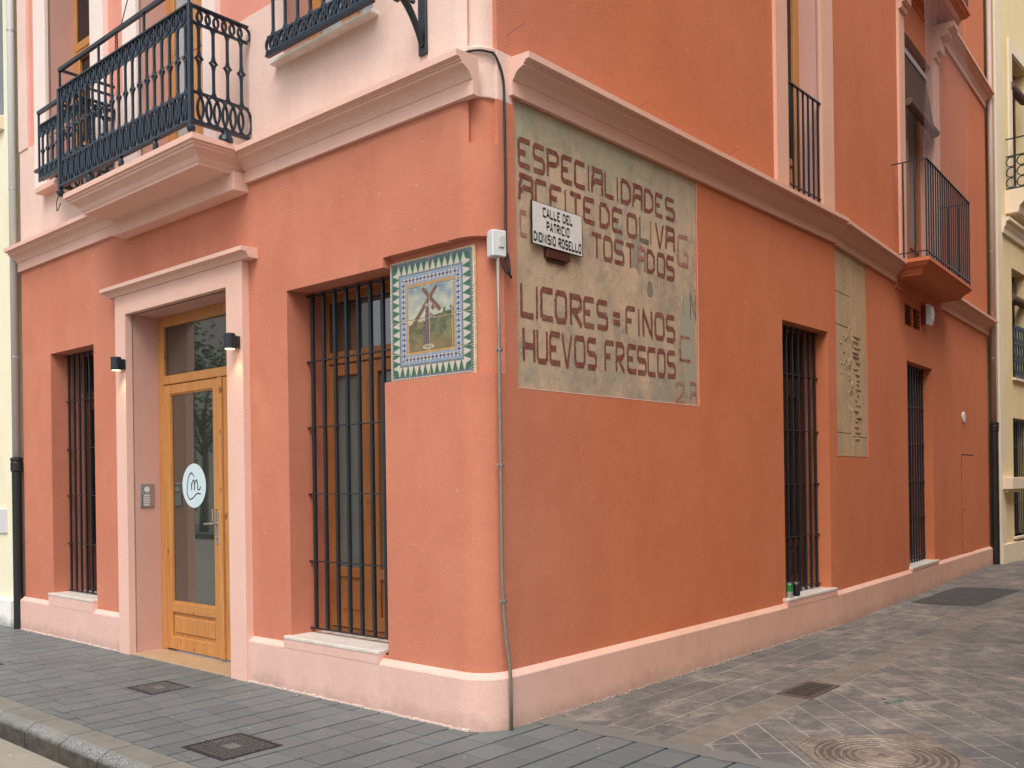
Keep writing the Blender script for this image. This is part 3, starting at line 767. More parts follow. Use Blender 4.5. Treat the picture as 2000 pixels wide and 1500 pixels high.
grille(FA, -.12, [4.115+.13*i for i in range(8)], .40, 2.96, [.43, .93, 1.44, 1.96, 2.50, 2.94], 4.051, 5.089, .024)
grille(FB, -.12, [2.79+.128*i for i in range(10)], .365, 2.95, [.45, .95, 1.43, 1.92, 2.41, 2.93], 2.721, 3.999, .022)

# ------------------------------------------------------------------ cast iron balcony railings on the front
def baluster_mesh(F):
    """slim cast baluster with a pierced diamond at mid height, built at the frame origin, height 1 = h"""
    def make(h):
        mb = MB(Frame((0, 0, 0), F.d, F.n)); r = .008
        hw = [(0, .022), (.03, .014), (.07, .0095), (.38, .0095), (.43, .013), (.47, .018)]
        zs = [(a_*h, b_) for a_, b_ in hw]
        def flat(z0, w0, z1, w1): mb.add([(-w0, -r, z0), (w0, -r, z0), (w0, r, z0), (-w0, r, z0), (-w1, -r, z1), (w1, -r, z1), (w1, r, z1), (-w1, r, z1)], [(0, 1, 5, 4), (1, 2, 6, 5), (2, 3, 7, 6), (3, 0, 4, 7), (0, 3, 2, 1), (4, 5, 6, 7)])
        L_ = zs; 
        for i in range(len(L_)-1):
            flat(L_[i][0], L_[i][1], L_[i+1][0], L_[i+1][1]); flat(h-L_[i+1][0], L_[i+1][1], h-L_[i][0], L_[i][1])
        zc = h/2; e_ = h*.03+.022
        for sx in (-1, 1):
            for sz in (-1, 1):
                mb.add([(0, -r*1.2, zc+sz*e_), (sx*.036, -r*1.2, zc), (sx*.017, -r*1.2, zc), (0, -r*1.2, zc+sz*.012)]+[(0, r*1.2, zc+sz*e_), (sx*.036, r*1.2, zc), (sx*.017, r*1.2, zc), (0, r*1.2, zc+sz*.012)],
                       [(0, 1, 2, 3), (4, 7, 6, 5), (0, 4, 5, 1), (1, 5, 6, 2), (2, 6, 7, 3)])
        return mb.mesh('baluster', Vector((0, 0, 0)), IRONB)
    return make
def ring_mesh(F, rx, rz, t=.006, k=16):
    mb = MB(Frame((0, 0, 0), F.d, F.n)); V = []; 
    for j in range(k):
        a_ = 2*math.pi*j/k; cx, cz = math.cos(a_), math.sin(a_)
        for rr, nn in ((t*.8, -t), (t*.8, t), (-t*.8, t), (-t*.8, -t)):
            V.append(((rx+rr)*cx, nn, (rz+rr)*cz))
    mb.add(V, [(j*4+q, j*4+(q+1) % 4, ((j+1) % k)*4+(q+1) % 4, ((j+1) % k)*4+q) for j in range(k) for q in range(4)])
    return mb.mesh('ring', Vector((0, 0, 0)), IRONB)
def rail_panel(parent, F, s0, s1, n, z0, z1, rb=.105, rt=.055, pitch=.112, rp=.056):
    """ornate railing along s at depth n, from z0 to z1"""
    for w_, za, zb_, bv in ((.02, z0, z0+.022, .003), (.022, z1-.016, z1, .003), (.006, z0+.022+2*rb, z0+.034+2*rb, 0), (.006, z1-.028-2*rt, z1-.016-2*rt, 0)):
        mb = MB(F); mb.box(s0, s1, n-w_, n+w_, za, zb_, bv); mb.obj('rail', IRONB, parent)
    zb0 = z0+.034+2*rb; zb1 = z1-.028-2*rt
    me = baluster_mesh(F)(zb1-zb0); N = max(1, round((s1-s0)/pitch))
    for i in range(N):
        link('baluster', me, F.p(s0+(i+.5)*(s1-s0)/N, n, zb0), parent)
    rm = ring_mesh(F, rp*.84, rb, .0088); rm2 = ring_mesh(F, rp*.78, rt, .0085)
    M_ = max(1, round((s1-s0)/rp))
    for i in range(M_):
        link('ring', rm, F.p(s0+(i+.5)*(s1-s0)/M_, n+(.003 if i % 2 else -.003), z0+.022+rb), parent)
        link('ring', rm2, F.p(s0+(i+.5)*(s1-s0)/M_, n+(.003 if i % 2 else -.003), z1-.016-rt), parent)
def perp(F, s, sign=1):
    """frame whose s axis runs out from the facade F at position s"""
    return Frame(F.p(s, 0, 0), F.n, F.d*sign)
# balcony slab of the front: block, moulding, plate
def slab(F, s0, s1, n_, zt, mat, blk=.12, name='balcony', label=None):
    prof = [(0, -.19), (.0, -.185)]
    steps = [(-.120, -.18), (-.120, -.165), (-.108, -.150), (-.095, -.12), (-.060, -.095), (-.035, -.082), (-.030, -.066), (-.018, -.062), (-.018, -.046), (0, -.042), (0, 0)]
    V = []; mb = MB(F)
    for ds, dz in steps:
        V.append([(s0-ds, -.02, zt+dz), (s0-ds, n_+ds, zt+dz), (s1+ds, n_+ds, zt+dz), (s1+ds, -.02, zt+dz)])
    pts = [p for r in V for p in r]; f = []
    for r in range(len(V)-1):
        for i in range(3): f.append((r*4+i, r*4+i+1, r*4+5+i, r*4+4+i))
        f.append((r*4+3, r*4, r*4+4, r*4+7))
    f += [(0, 3, 2, 1), tuple(4*(len(V)-1)+i for i in range(4))]
    mb.add(pts, f)
    mb.box(s0+.085, s1-.085, -.02, blk, zt-.31, zt-.165, .004)
    o = mb.obj(name, mat, bld)
    if label: o['label'] = label
    return o
bal = slab(FL, 2.345, 4.47, .52, 4.056, TRIM, .13, label='pink moulded balcony with ornate blue black railing')
rail_panel(bal, FL, 2.39, 4.56, .50, 4.135, 5.0)
for s, sg in ((2.385, 1), (4.565, 1)):
    rail_panel(bal, perp(FL, s), .02, .49, 0, 4.135, 5.0, pitch=.118, rp=.067)
mb = MB(FL)
for s in (2.385, 4.565):
    mb.box(s-.018, s+.018, .482, .518, 4.12, 5.005, .004)
    mb.lathe((s, .5, 4.08), [(.012, -.02), (.03, 0), (.034, .02), (.02, .04), (.012, .06)], 10)
for s in (2.9, 3.45, 4.0): mb.lathe((s, .5, 4.055), [(.014, -.01), (.022, .02), (.022, .05), (.012, .08)], 10)
mb.lathe((2.385, .22, 4.055), [(.05, 0), (.055, .02), (.05, .05), (.03, .07), (.03, .085)], 12)
mb.obj('post', IRONB, bal)
for b_ in ((2.39, 4.57, .482, .510, 5.155, 5.185), (4.556, 4.568, .0, .48, 5.16, 5.185)):     # raised outer handrail
    mb = MB(FL); mb.box(*b_); mb.obj('handrail', IRON, bal)
for s in (2.40, 3.06, 3.82, 4.56): mb = MB(FL); mb.box(s-.008, s+.008, .488, .504, 4.99, 5.17); mb.obj('upright', IRON, bal)
# smaller balconet at the left-hand upper window
bal2 = MB(FL); bal2.box(4.60, 5.62, .0, .30, 4.555, 4.585, .004); bal2 = bal2.obj('balconet', IRONB, bld); bal2['label'] = 'small ornate iron balconet at the leftmost upper window'
rail_panel(bal2, FL, 4.60, 5.46, .30, 4.44, 4.97, rb=.05, rt=.04, rp=.05)
rail_panel(bal2, perp(FL, 4.59), .02, .29, 0, 4.44, 4.97, rb=.05, rt=.04, rp=.05)
for b_ in ((4.58, 5.50, .285, .315, 5.085, 5.115), (4.58, 4.60, .0, .284, 5.09, 5.11)): mb = MB(FL); mb.box(*b_); mb.obj('handrail', IRON, bal2)
for s in (4.60, 5.49): mb = MB(FL); mb.box(s-.008, s+.008, .292, .308, 4.44, 5.09); mb.obj('upright', IRON, bal2)
# railing at the upper window nearest the corner
b3 = MB(FL); b3.box(.76, 1.93, .14, .18, 4.575, 4.590, .003); bal3 = b3.obj('balconet', IRONB, bld); bal3['label'] = 'ornate iron balconet at the upper window nearest the corner'
rail_panel(bal3, FL, .76, 1.92, .16, 4.59, 5.45, rb=.05, rt=.05, rp=.056, pitch=.15)
# alley balcony railings: plain square bars
def bar_rail(parent, F, s0, s1, n, z0, z1, N, side=True, w=.017):
    bx_ = [('handrail', s0, s1, n-.006, n+.02, z1-.012, z1), ('bottom_rail', s0, s1, n-.006, n+.014, z0, z0+.012)]
    if side:
        for s in (s0, s1): bx_ += [('handrail', s-.006, s+.006, -.0, n-.007, z1-.012, z1), ('bottom_rail', s-.006, s+.006, -.0, n-.007, z0, z0+.012)]
    for b_ in bx_: mb = MB(F); mb.box(*b_[1:]); mb.obj(b_[0], IRON, parent)
    me = None
    for i in range(N+1):
        s = s0+(s1-s0)*i/N
        if me is None: m2 = MB(F); m2.box(s-w/2, s+w/2, n-w/2, n+w/2, z0-.06, z1-.01, .002); me = m2.mesh('bar', F.p(s, n, z0), IRON)
        link('bar', me, F.p(s, n, z0), parent)
    if side:
        for s in (s0, s1):
            for k_ in (.33, .67): link('bar', me, F.p(s, n*k_, z0), parent)
balB = slab(FB, 2.14, 4.50, .42, 4.092, TERRB, .02, label='terracotta balcony with plain black bars above the alley')
bar_rail(balB, FB, 2.16, 4.50, .385, 4.16, 5.26, 20)
balB2 = slab(FB, 2.14, 4.62, .42, 7.922, TERRB, .02, label='upper terracotta balcony at the top of the picture')
bar_rail(balB2, FB, 2.16, 4.60, .385, 7.98, 9.05, 20)
g_ = MB(FA); g_.box(4.14, 4.99, -.004, .02, 5.21, 5.222)
gr_ = g_.obj('window_railing', IRON, bld); g_ = MB(FA); g_.box(4.17, 4.95, -.004, .012, 4.26, 4.27); g_.obj('bottom_rail', IRON, gr_); me = None
for i in range(7):
    s = 4.22+i*.115
    if me is None: m2 = MB(FA); m2.box(s-.009, s+.009, -.006, .012, 4.14, 5.215, .002); me = m2.mesh('bar', FA.p(s, 0, 4.14), IRON)
    link('bar', me, FA.p(s, 0, 4.14), gr_)

# ------------------------------------------------------------------ strip of old stone render on the alley wall
mb = MB(FB); xs = [.032, .552, 1.088]; random.seed(11)
jo = [[1.714, 1.96, 3.08, 3.42, 3.868], [1.714, 1.93, 3.868]]
strip = None
for c_ in range(2):
    for z0_, z1_ in zip(jo[c_], jo[c_][1:]):
        m2 = MB(FB); m2.box(xs[c_]+.003, xs[c_+1]-.003, -.03, -.009+random.uniform(-.002, .001), z0_+.003, z1_-.003, .004)
        if strip is None:
            b0 = MB(FB); b0.box(-.04, 1.12, -.06, -.022, 1.69, 3.96); strip = b0.obj('stone_strip', STONE, bld); strip['label'] = 'tall strip of bare beige stone left uncovered'
        m2.obj('stone', STONE, strip)
# chipped plaster remains: shallow irregular lumps
m2 = MB(FB); m3 = MB(FB); random.seed(21)
def blob(mb, s, z, a_, b_, h, n0=-.009):
    k = 10; ring = [(s+a_*math.cos(2*math.pi*j/k)*random.uniform(.6, 1.2), n0, z+b_*math.sin(2*math.pi*j/k)*random.uniform(.6, 1.2)) for j in range(k)]
    inner = [(s+(p[0]-s)*.7, n0+h, z+(p[2]-z)*.7) for p in ring]
    mb.add(ring+inner, [(j, (j+1) % k, k+(j+1) % k, k+j) for j in range(k)]+[tuple(range(k, 2*k))])
for i in range(20):
    z = 3.02-.058*i+random.uniform(-.01, .01); w = .05+.10*max(0, 1-i/10) if i < 10 else random.uniform(.03, .11)
    blob(m2, .74+random.uniform(-.05, .05), z, w, random.uniform(.006, .016), random.uniform(.006, .014))
for i in range(16):
    blob(m2, .5+random.gauss(0, .035), random.uniform(2.1, 3.1), random.uniform(.01, .04), random.uniform(.02, .06), random.uniform(.005, .014))
for i in range(12): blob(m2, random.uniform(.2, .45), random.uniform(2.5, 3.0), random.uniform(.01, .05), random.uniform(.01, .03), .006)
m2.obj('plaster_remains', paint('grey plaster remains', (.34, .235, .14), .5), strip)
# hatch outline + small knob
mb = MB(FB); 
mb.box(5.72, 6.50, -.005, .006, .32, 1.805, .003); hatch = mb.obj('hatch', TERRB, bld); 
mb = MB(FB); mb.box(5.700, 6.52, -.001, .0012, .30, 1.825); mb.obj('gap', PIT, hatch)
mb = MB(FB); mb.lathe((5.80, .006, .98), [(.016, 0), (.016, .01), (.008, .014)], 10, 'n'); mb.obj('lock', RUST, hatch)

# ================================================================== PAINTED ADVERTISEMENT
advert = thing('painted_advertisement', FA.p(1.42, -.01, 2.09), 'faded painted shop advertisement with oxblood lettering on bare plaster', 'painted sign')
NR = -.0105
mb = MB(FA)      # panel surface with an uneven skin
NX, NZ = 60, 48
pts = []
for j in range(NZ+1):
    for i in range(NX+1):
        s = AD[0]-.001+(AD[1]-AD[0]+.002)*i/NX; z = AD[2]-.001+(AD[3]-AD[2]+.002)*j/NZ
        pts.append((s, NR-.002+.0014*mnoise.noise(Vector((s*5, z*5, 0))), z))
mb.add(pts, [(j*(NX+1)+i, j*(NX+1)+i+1, (j+1)*(NX+1)+i+1, (j+1)*(NX+1)+i) for j in range(NZ) for i in range(NX)])
mb.obj('plaster_panel', ADPL, advert, smooth=True)
G = {  # strokes in a 1x1 box, x right, y up
 'A': [[(0, 0), (.06, .55), (.22, .93), (.3, 1)], [(.0, .95), (1, .95)], [(1, .95), (1, 0)], [(.09, .34), (.35, .52), (.93, .52)]],
 'C': [[(1, .95), (.16, .95), (.04, .84), (.04, .14), (.16, .05), (1, .05)]],
 'D': [[(.05, .95), (.62, .95), (.95, .72), (.95, .24), (.62, .05), (.05, .05), (.05, .89)]],
 'E': [[(1, .95), (.16, .95), (.05, .84), (.05, .14), (.16, .05), (1, .05)], [(.1, .5), (.62, .5)]],
 'F': [[(1, .95), (.16, .95), (.05, .84), (.05, 0)], [(.1, .5), (.62, .5)]],
 'G': [[(1, .95), (.16, .95), (.05, .84), (.05, .14), (.16, .05), (.95, .05), (.95, .42), (.6, .42)]],
 'H': [[(.06, 1), (.06, 0)], [(.94, 1), (.94, 0)], [(.12, .47), (.88, .47)]],
 'I': [[(.5, 1), (.5, 0)]],
 'L': [[(.06, 1), (.06, .05), (1, .05)]],
 'N': [[(.05, 0), (.05, .98), (.95, .03), (.95, 1)]],
 'O': [[(.05, .8), (.18, .95), (.82, .95), (.95, .8), (.95, .2), (.82, .05), (.18, .05), (.05, .2), (.05, .76)]],
 'P': [[(.05, 0), (.05, .95), (.8, .95), (.95, .84), (.95, .62), (.7, .5), (.1, .44)]],
 'R': [[(.05, 0), (.05, .95), (.8, .95), (.95, .84), (.95, .62), (.7, .5), (.12, .46)], [(.35, .42), (1, 0)]],
 'S': [[(.98, .95), (.16, .95), (.04, .84), (.04, .6), (.18, .5), (.82, .5), (.96, .4), (.96, .14), (.82, .05), (.02, .05)]],
 'T': [[(0, .95), (1, .95)], [(.5, .9), (.5, 0)]],
 'U': [[(.05, 1), (.05, .16), (.2, .05), (.8, .05), (.95, .16), (.95, 1)]],
 'V': [[(0, 1), (.45, .02), (.55, .02), (1, 1)]],
 'W': [[(0, 1), (.38, .0), (.5, .3), (.62, .0), (1, 1)]],
 '=': [[(0, .62), (1, .62)], [(0, .34), (1, .34)]], '-': [[(0, .5), (1, .5)]],
 '2': [[(.05, .8), (.2, .95), (.8, .95), (.95, .8), (.95, .6), (.05, .05), (1, .05)]],
 "'": [[(.5, 1), (.4, .7)]],
}
def letter(F, ch, s0, s1, z0, z1, n, mat, parent, w=.13, name='letter', thick=.0006, rag=0):
    mb = MB(F); asp = 1
    for k_, st in enumerate(G[ch]):
        pth = st
        if rag:      # densify and wobble: hand-painted edge
            pth = []
            for (p, q) in zip(st, st[1:]):
                L_ = math.hypot((q[0]-p[0])*(s1-s0), (q[1]-p[1])*(z1-z0)); m = max(1, int(L_/.02))
                pth += [(p[0]+(q[0]-p[0])*i/m, p[1]+(q[1]-p[1])*i/m) for i in range(m)]
            pth.append(st[-1])
        V, Fq = ribbon(pth, w)
        if rag: V = [(x+random.gauss(0, rag), y+random.gauss(0, rag*.6)) for x, y in V]
        if ch == 'I' or ch == "'":
            V = [(.5+(x-.5)*.5*.1/(max(s1-s0, .001)*.5)*1.0 if False else x, y) for x, y in V]
        mb.add([(s0+(s1-s0)*x, n+thick*(k_+1), z0+(z1-z0)*y) for x, y in V], Fq)
    return mb.obj(name, mat, parent, recalc=False)
def unproj(F, px, py, off=0):
    f = 1820.; M = camo.matrix_world; r = M.to_3x3() @ Vector(((px-1002.68)/f, -(py-941)/f, -1)); c = M.translation
    p0 = F.p(0, off, 0); t = ((p0-c).dot(F.n))/r.dot(F.n); P = c+r*t; return (P-F.o).dot(F.d), P.z
def zs_at(y, x, oy):  # crop pixel -> photograph pixel
    return None
def row(text, xs_, x0c, ya, yb, xa, xb, mats=None):
    """text: letters; xs_: list of (left,right) crop px; ya,yb: (top,bottom) photo px at xa and xb"""
    sa, zta = unproj(FA, xa, ya[0]); _, zba = unproj(FA, xa, ya[1]); sb_, ztb = unproj(FA, xb, yb[0]); _, zbb = unproj(FA, xb, yb[1])
    for i, (ch, (l, r)) in enumerate(zip(text, xs_)):
        s0, _ = unproj(FA, 1000+l/4.687, 500); s1, _ = unproj(FA, 1000+r/4.687, 500)
        k = ((s0+s1)/2-sa)/(sb_-sa); zt = zta+(ztb-zta)*k; zb_ = zba+(zbb-zba)*k
        m_ = (mats or {}).get(i, ADRED); ww = .185
        if ch == 'I': c_ = (s0+s1)/2; s0, s1 = c_-.05, c_+.05; ww = .16
        cut = 0
        letter(FA, ch, s0, s1, zb_+random.uniform(-.004, .004), zt, NR, m_, advert, ww, rag=.009)
random.seed(9)
row('ESPECIALIDADES', [(80, 188), (218, 320), (345, 450), (475, 570), (595, 688), (712, 730), (752, 845), (868, 950), (975, 993), (1017, 1105), (1125, 1205), (1228, 1308), (1328, 1395), (1422, 1500)], 0, (268, 322), (388, 430), 1018, 1312)
row('ACEITEDEOLIVA', [(85, 205), (232, 335), (365, 470), (495, 518), (550, 650), (672, 770), (820, 908), (933, 1025), (1068, 1158), (1180, 1265), (1272, 1295), (1330, 1398), (1420, 1495)], 0, (338, 388), (445, 489), 1018, 1312, {9: ADBLACK, 10: ADFAINT})
row('C', [(90, 150)], 0, (410, 460), (520, 545), 1020, 1312, {0: ADFAINT})
row('TOSTADOS', [(745, 830), (850, 930), (950, 1035), (1060, 1130), (1155, 1225), (1245, 1315), (1338, 1410), (1425, 1492)], 0, (456, 502), (501, 545), 1168, 1312, {4: ADFAINT})
row('LICORES=FINOS', [(85, 200), (225, 242), (270, 378), (400, 505), (538, 640), (660, 755), (782, 878), (930, 992), (1045, 1130), (1155, 1172), (1200, 1285), (1310, 1395), (1415, 1490)], 0, (552, 615), (617, 666), 1019, 1312)
row('HUEVOSFRESCOS', [(100, 210), (228, 325), (345, 440), (460, 545), (572, 668), (690, 770), (848, 930), (950, 1025), (1055, 1135), (1148, 1225), (1240, 1310), (1328, 1400), (1420, 1492)], 0, (639, 703), (686, 737), 1021, 1312)
for ch, l, r, yt, yb_, m_ in (('G', 1525, 1620, 455, 516, ADFAINT), ('I', 1565, 1585, 576, 618, ADBLACK), ('I', 1632, 1652, 576, 618, ADBLACK), ('N', 1640, 1692, 572, 622, ADBLACK), ('-', 1548, 1632, 648, 664, ADFAINT), ('L', 1545, 1635, 680, 704, ADFAINT), ('C', 1545, 1640, 655, 705, ADFAINT), ('2', 1505, 1590, 746, 786, ADFAINT), ('A', 1640, 1692, 746, 790, ADFAINT)):
    s0, zt = unproj(FA, 1000+l/4.687, yt); s1, _ = unproj(FA, 1000+r/4.687, yt); _, zb_ = unproj(FA, 1000+l/4.687, yb_)
    letter(FA, ch, s0, min(s1, 2.51), zb_, zt, NR+.0002, m_, advert, .13, rag=.03)
# pale repair patch strips and dark stains (shallow skins)
def patch(s, z, a_, b_, mat, n, parent, name):
    k = 28; c = Vector((s, z, 0)); pts = []
    for j in range(k):
        an = 2*math.pi*j/k; rr = 1+.45*mnoise.noise(Vector((math.cos(an)*1.7+s*3, math.sin(an)*1.7+z*3, 2))); x = math.copysign(abs(math.cos(an))**.6, math.cos(an)); y = math.copysign(abs(math.sin(an))**.6, math.sin(an))
        pts.append((min(max(s+a_*x*rr, AD[0]+.004), AD[1]-.004), n, min(max(z+b_*y*rr, AD[2]+.004), AD[3]-.004)))
    mb = MB(FA); mb.add(pts+[(s, n+.0006, z)], [(j, (j+1) % k, k) for j in range(k)]); return mb.obj(name, mat, parent, recalc=False)
PATCH = ad_mat('pale green repair skin')
pm = PATCH.node_tree
patch(2.40, 2.60, .10, .42, paint('pale green skim', (.36, .34, .25), .6, 9), NR-.0004, advert, 'repair_patch')
patch(1.68, 3.17, .07, .13, paint('charcoal smudge', (.27, .25, .21), .9, 22), NR-.0002, advert, 'stain')
patch(1.45, 3.24, .05, .10, paint('green grey smudge', (.28, .27, .22), .9, 22), NR-.0003, advert, 'stain')
patch(1.85, 2.92, .04, .05, paint('dark chip', (.12, .12, .115), .7, 16), NR-.0002, advert, 'stain')
# lip where the paint layer stops; its pale colour paints the light it catches
mb = MB(FA); mb.box(AD[0], AD[1], -.011, .0015, AD[2]-.006, AD[2]-.0005); mb.box(AD[1]+.0005, AD[1]+.005, -.011, .0015, AD[2], 3.88)
mb.obj('paint_edge', paint('pale lit edge', (.72, .55, .46), .3), advert)

# street name plate
sign = thing('street_sign', FA.p(.71, .02, 3.01), 'white enamel street name plate reading CALLE DEL PATRICIO', 'street sign')
mb = MB(FA); mb.box(.447, .968, .010, .024, 3.008, 3.278, .002); mb.obj('plate', ENAMEL, sign)
mb = MB(FA); frame_box(mb, .445, .970, 3.006, 3.280, .012, .026, .0035, 0); mb.obj('border', INK, sign)
mb = MB(FA); mb.box(.60, .84, -.012, .018, 2.945, 3.004, .003); mb.box(.63, .81, -.012, .006, 2.925, 2.943, .002); mb.obj('mounting_block', REDWOOD, sign)
def textline(F, txt, s0, s1, z0, z1, n, mat, parent, w):
    adv = {'I': .45, ' ': .6}; tot = sum(adv.get(c, 1) for c in txt); u = (s1-s0)/tot; x = s0
    for c in txt:
        a_ = adv.get(c, 1)*u
        if c == 'Ó': letter(F, 'O', x+u*.1, x+u*.86, z0, z1, n, mat, parent, w); letter(F, "'", x+u*.3, x+u*.8, z1+(z1-z0)*.05, z1+(z1-z0)*.4, n, mat, parent, w*1.2)
        elif c == 'I': letter(F, 'I', x+a_/2-u*.38, x+a_/2+u*.38, z0, z1, n, mat, parent, w)
        elif c != ' ': letter(F, c, x+u*.1, x+u*.86, z0, z1, n, mat, parent, w)
        x += a_
SG = dict(G)
G['A'] = [[(0, 0), (.5, 1), (1, 0)], [(.17, .3), (.83, .3)]]
hz = 3.278-3.008
textline(FA, 'CALLE DEL', .552, .868, 3.278-.31*hz, 3.278-.10*hz, .0245, INK, sign, .24)
textline(FA, 'PATRICIO', .588, .832, 3.278-.62*hz, 3.278-.41*hz, .0245, INK, sign, .24)
textline(FA, 'DIONISIO ROSELLÓ', .458, .960, 3.278-.93*hz, 3.278-.72*hz, .0245, INK, sign, .26)

# ================================================================== TILE PANEL
tp = thing('tile_panel', FL.p(.43, -.04, 2.185), 'glazed tile picture of a cross bearer inside a green toothed border', 'tile panel')
TS0, TS1, TZ0, TZ1 = unproj(FL, 764, 620, -.06)[0], unproj(FL, 925, 600, -.06)[0], 2.172, 2.947     # u=0 at s=.815 (left as seen)
def lerp(a_, b_, t): return tuple(a_[i]+(b_[i]-a_[i])*t for i in range(3))
def S(*c): return srgb(*c)[:3]
cG, cW, cB, cLB, cO, cGr, cD = S(25, 105, 75), S(222, 214, 196), S(30, 45, 120), S(150, 175, 205), S(205, 150, 60), S(120, 130, 140), S(60, 50, 40)
def seg(px, py, ax, ay, bx, by):
    t = ((px-ax)*(bx-ax)+(py-ay)*(by-ay))/((bx-ax)**2+(by-ay)**2); t = min(1, max(0, t)); return math.hypot(px-ax-t*(bx-ax), py-ay-t*(by-ay))
def picture(p, q):
    """p,q in 0..1 inside the ochre frame (q up)"""
    N = lambda f, k: mnoise.noise(Vector((p*f, q*f*1.3, k)))
    nn = N(6, 0); n2 = N(20, 3); n3 = N(45, 7)
    hill = .40+.16*p+.02*math.sin(p*9)+.03*n2
    if q > hill:
        c = lerp(S(205, 202, 178), S(122, 148, 168), min(1, max(0, (q-.55)*2+nn*.5))); c = lerp(c, S(225, 215, 190), max(0, N(9, 5))*.9)
    else:
        c = lerp(S(150, 140, 80), S(70, 85, 50), max(0, min(1, .5+nn*.9+n2*.7)))
        c = lerp(c, S(150, 120, 80), max(0, min(1, (.28-q)*3+n2*.6))); c = lerp(c, S(60, 62, 45), max(0, n3)*.8)
    if hill-.02 < q < hill+.10*max(0, N(13, 9)+.15) and p > .42: c = lerp(S(62, 80, 60), S(95, 105, 80), .5+n3)
    def beam(ax, ay, bx, by, w):
        d_ = seg(p, q, ax, ay, bx, by)
        if d_ < w: return S(52, 34, 28) if d_ > w*.78 else lerp(S(142, 92, 70), S(96, 60, 46), min(1, max(0, .5+N(60, 1))))
        return None
    b1 = beam(.03, .33, .62, .93, .034); b2 = beam(.35, .93, .70, .60, .034)
    w = .040+.075*max(0, (.62-q)); cx = .42+.05*(q-.3)
    robe = .10 < q < .66 and abs(p-cx) < w
    if b1: c = b1
    if robe: c = lerp(S(138, 104, 108), S(84, 58, 68), min(1, max(0, .5+.5*math.sin(p*110+q*9)+n3*.3)));  c = S(60, 42, 48) if abs(p-cx) > w*.86 else c
    if b2: c = b2
    if math.hypot(p-.405, (q-.70)*1.1) < .045: c = S(120, 82, 60) if math.hypot(p-.41, (q-.69)*1.1) > .03 else S(196, 160, 128)
    if math.hypot(p-.57, (q-.64)*1.1) < .048: c = S(92, 60, 48) if p < .57 else S(170, 130, 106)
    if seg(p, q, .46, .56, .57, .50) < .022: c = S(150, 112, 110)
    e_ = math.hypot(p-.45, (q-.055)*3.2)
    if .09 < e_ < .125: c = S(212, 202, 176)
    if e_ < .09 and n3 > .1: c = S(200, 190, 165)
    return c
def tilecol(u, v):
    e_ = min(u, 1-u, v, 1-v); along = u if min(v, 1-v) <= min(u, 1-u) else v
    if e_ < .016: return cW if int(along*90) % 2 == 0 or e_ > .012 else cD
    if e_ < .034: return S(90, 115, 135)
    if e_ < .112:
        k = (e_-.034)/.078; N = 14; ph = (along*N) % 1; tri = abs(ph-.5)*2
        return cG if tri > k*.75+.12 else cW
    if e_ < .130: return cGr
    if e_ < .145: return cLB
    if e_ < .192:
        ph = (along*22) % 1; m_ = (e_-.1685)/.0235
        if (ph-.5)**2*9+m_*m_*1.6 < .7: return cB
        if abs(abs(ph-.5)*2-1) < .18: return cB if abs(m_) < .4 else cW
        return cW if abs(m_) < .85 else S(90, 110, 175)
    if e_ < .207: return cLB
    if e_ < .228: return cO
    return picture((u-.228)/.544, (v-.228)/.544)
cu = [0, .225, .485, .755, 1]; cv = [0, .225, .495, .76, 1]
for i in range(4):
    for j in range(4):
        nx, nz = 44, 44; mb = MB(FL); pts = []; cols = []
        nb = -.0575+random.uniform(-.0008, .0008)
        for b_ in range(nz+1):
            for a_ in range(nx+1):
                u = cu[i]+(cu[i+1]-cu[i])*a_/nx; v = cv[j]+(cv[j+1]-cv[j])*b_/nz
                ed = min(a_, nx-a_, b_, nz-b_); uu = u+(.0028 if a_ == 0 else -.0028 if a_ == nx else 0); vv = v+(.0028 if b_ == 0 else -.0028 if b_ == nz else 0)
                pts.append((TS0+(TS1-TS0)*uu, nb-(.0015 if ed == 0 else 0), TZ0+(TZ1-TZ0)*vv)); cols.append(tilecol(min(max(u, 0), 1), min(max(v, 0), 1)))
        mb.add(pts, [(b_*(nx+1)+a_, b_*(nx+1)+a_+1, (b_+1)*(nx+1)+a_+1, (b_+1)*(nx+1)+a_) for b_ in range(nz) for a_ in range(nx)])
        o = mb.obj('tile', TILE, tp, recalc=False)
        at = o.data.color_attributes.new('print', 'FLOAT_COLOR', 'POINT')
        for k_, c in enumerate(cols): at.data[k_].color = (c[0]*.72, c[1]*.72, c[2]*.70, 1)
mb = MB(FL); mb.box(TS1-.007, TS0+.006, -.08, -.0605, TZ0-.006, TZ1+.006, .001); mb.obj('grout_bed', GOLD, tp)

# ================================================================== FITTINGS ON THE FRONT
def wall_lamp(s, z, label):
    t = thing('wall_lamp', FL.p(s, .06, z), label, 'wall lamp', 'black cylinder lamps beside the door')
    mb = MB(FL); mb.lathe((s, .135, z-.055), [(.040, 0), (.045, .004), (.045, .112), (.042, .116)], 24); mb.obj('housing', IRON, t, smooth=False)
    mb = MB(FL); mb.box(s-.03, s+.03, .06, .10, z-.045, z+.045, .004); mb.obj('bracket', IRON, t)
    mb = MB(FL); mb.lathe((s, .135, z-.0585), [(.036, 0), (.036, .003)], 20); mb.obj('lens', LAMPGLOW, t)
    for k_ in (0,):
        ld = bpy.data.lights.new('lamp_light', 'SPOT'); ld.energy = 2.2; ld.color = (1, .75, .42); ld.spot_size = R(95); ld.spot_blend = .9; ld.shadow_soft_size = .03
        lo = bpy.data.objects.new('lamp_light', ld); COL.objects.link(lo); lo.parent = t; lo.location = FL.p(s, .125, z-.07)-FL.p(s, .06, z)
wall_lamp(2.505, 2.60, 'small black cylinder lamp on the right side of the door surround')
wall_lamp(4.335, 2.60, 'small black cylinder lamp on the left side of the door surround')
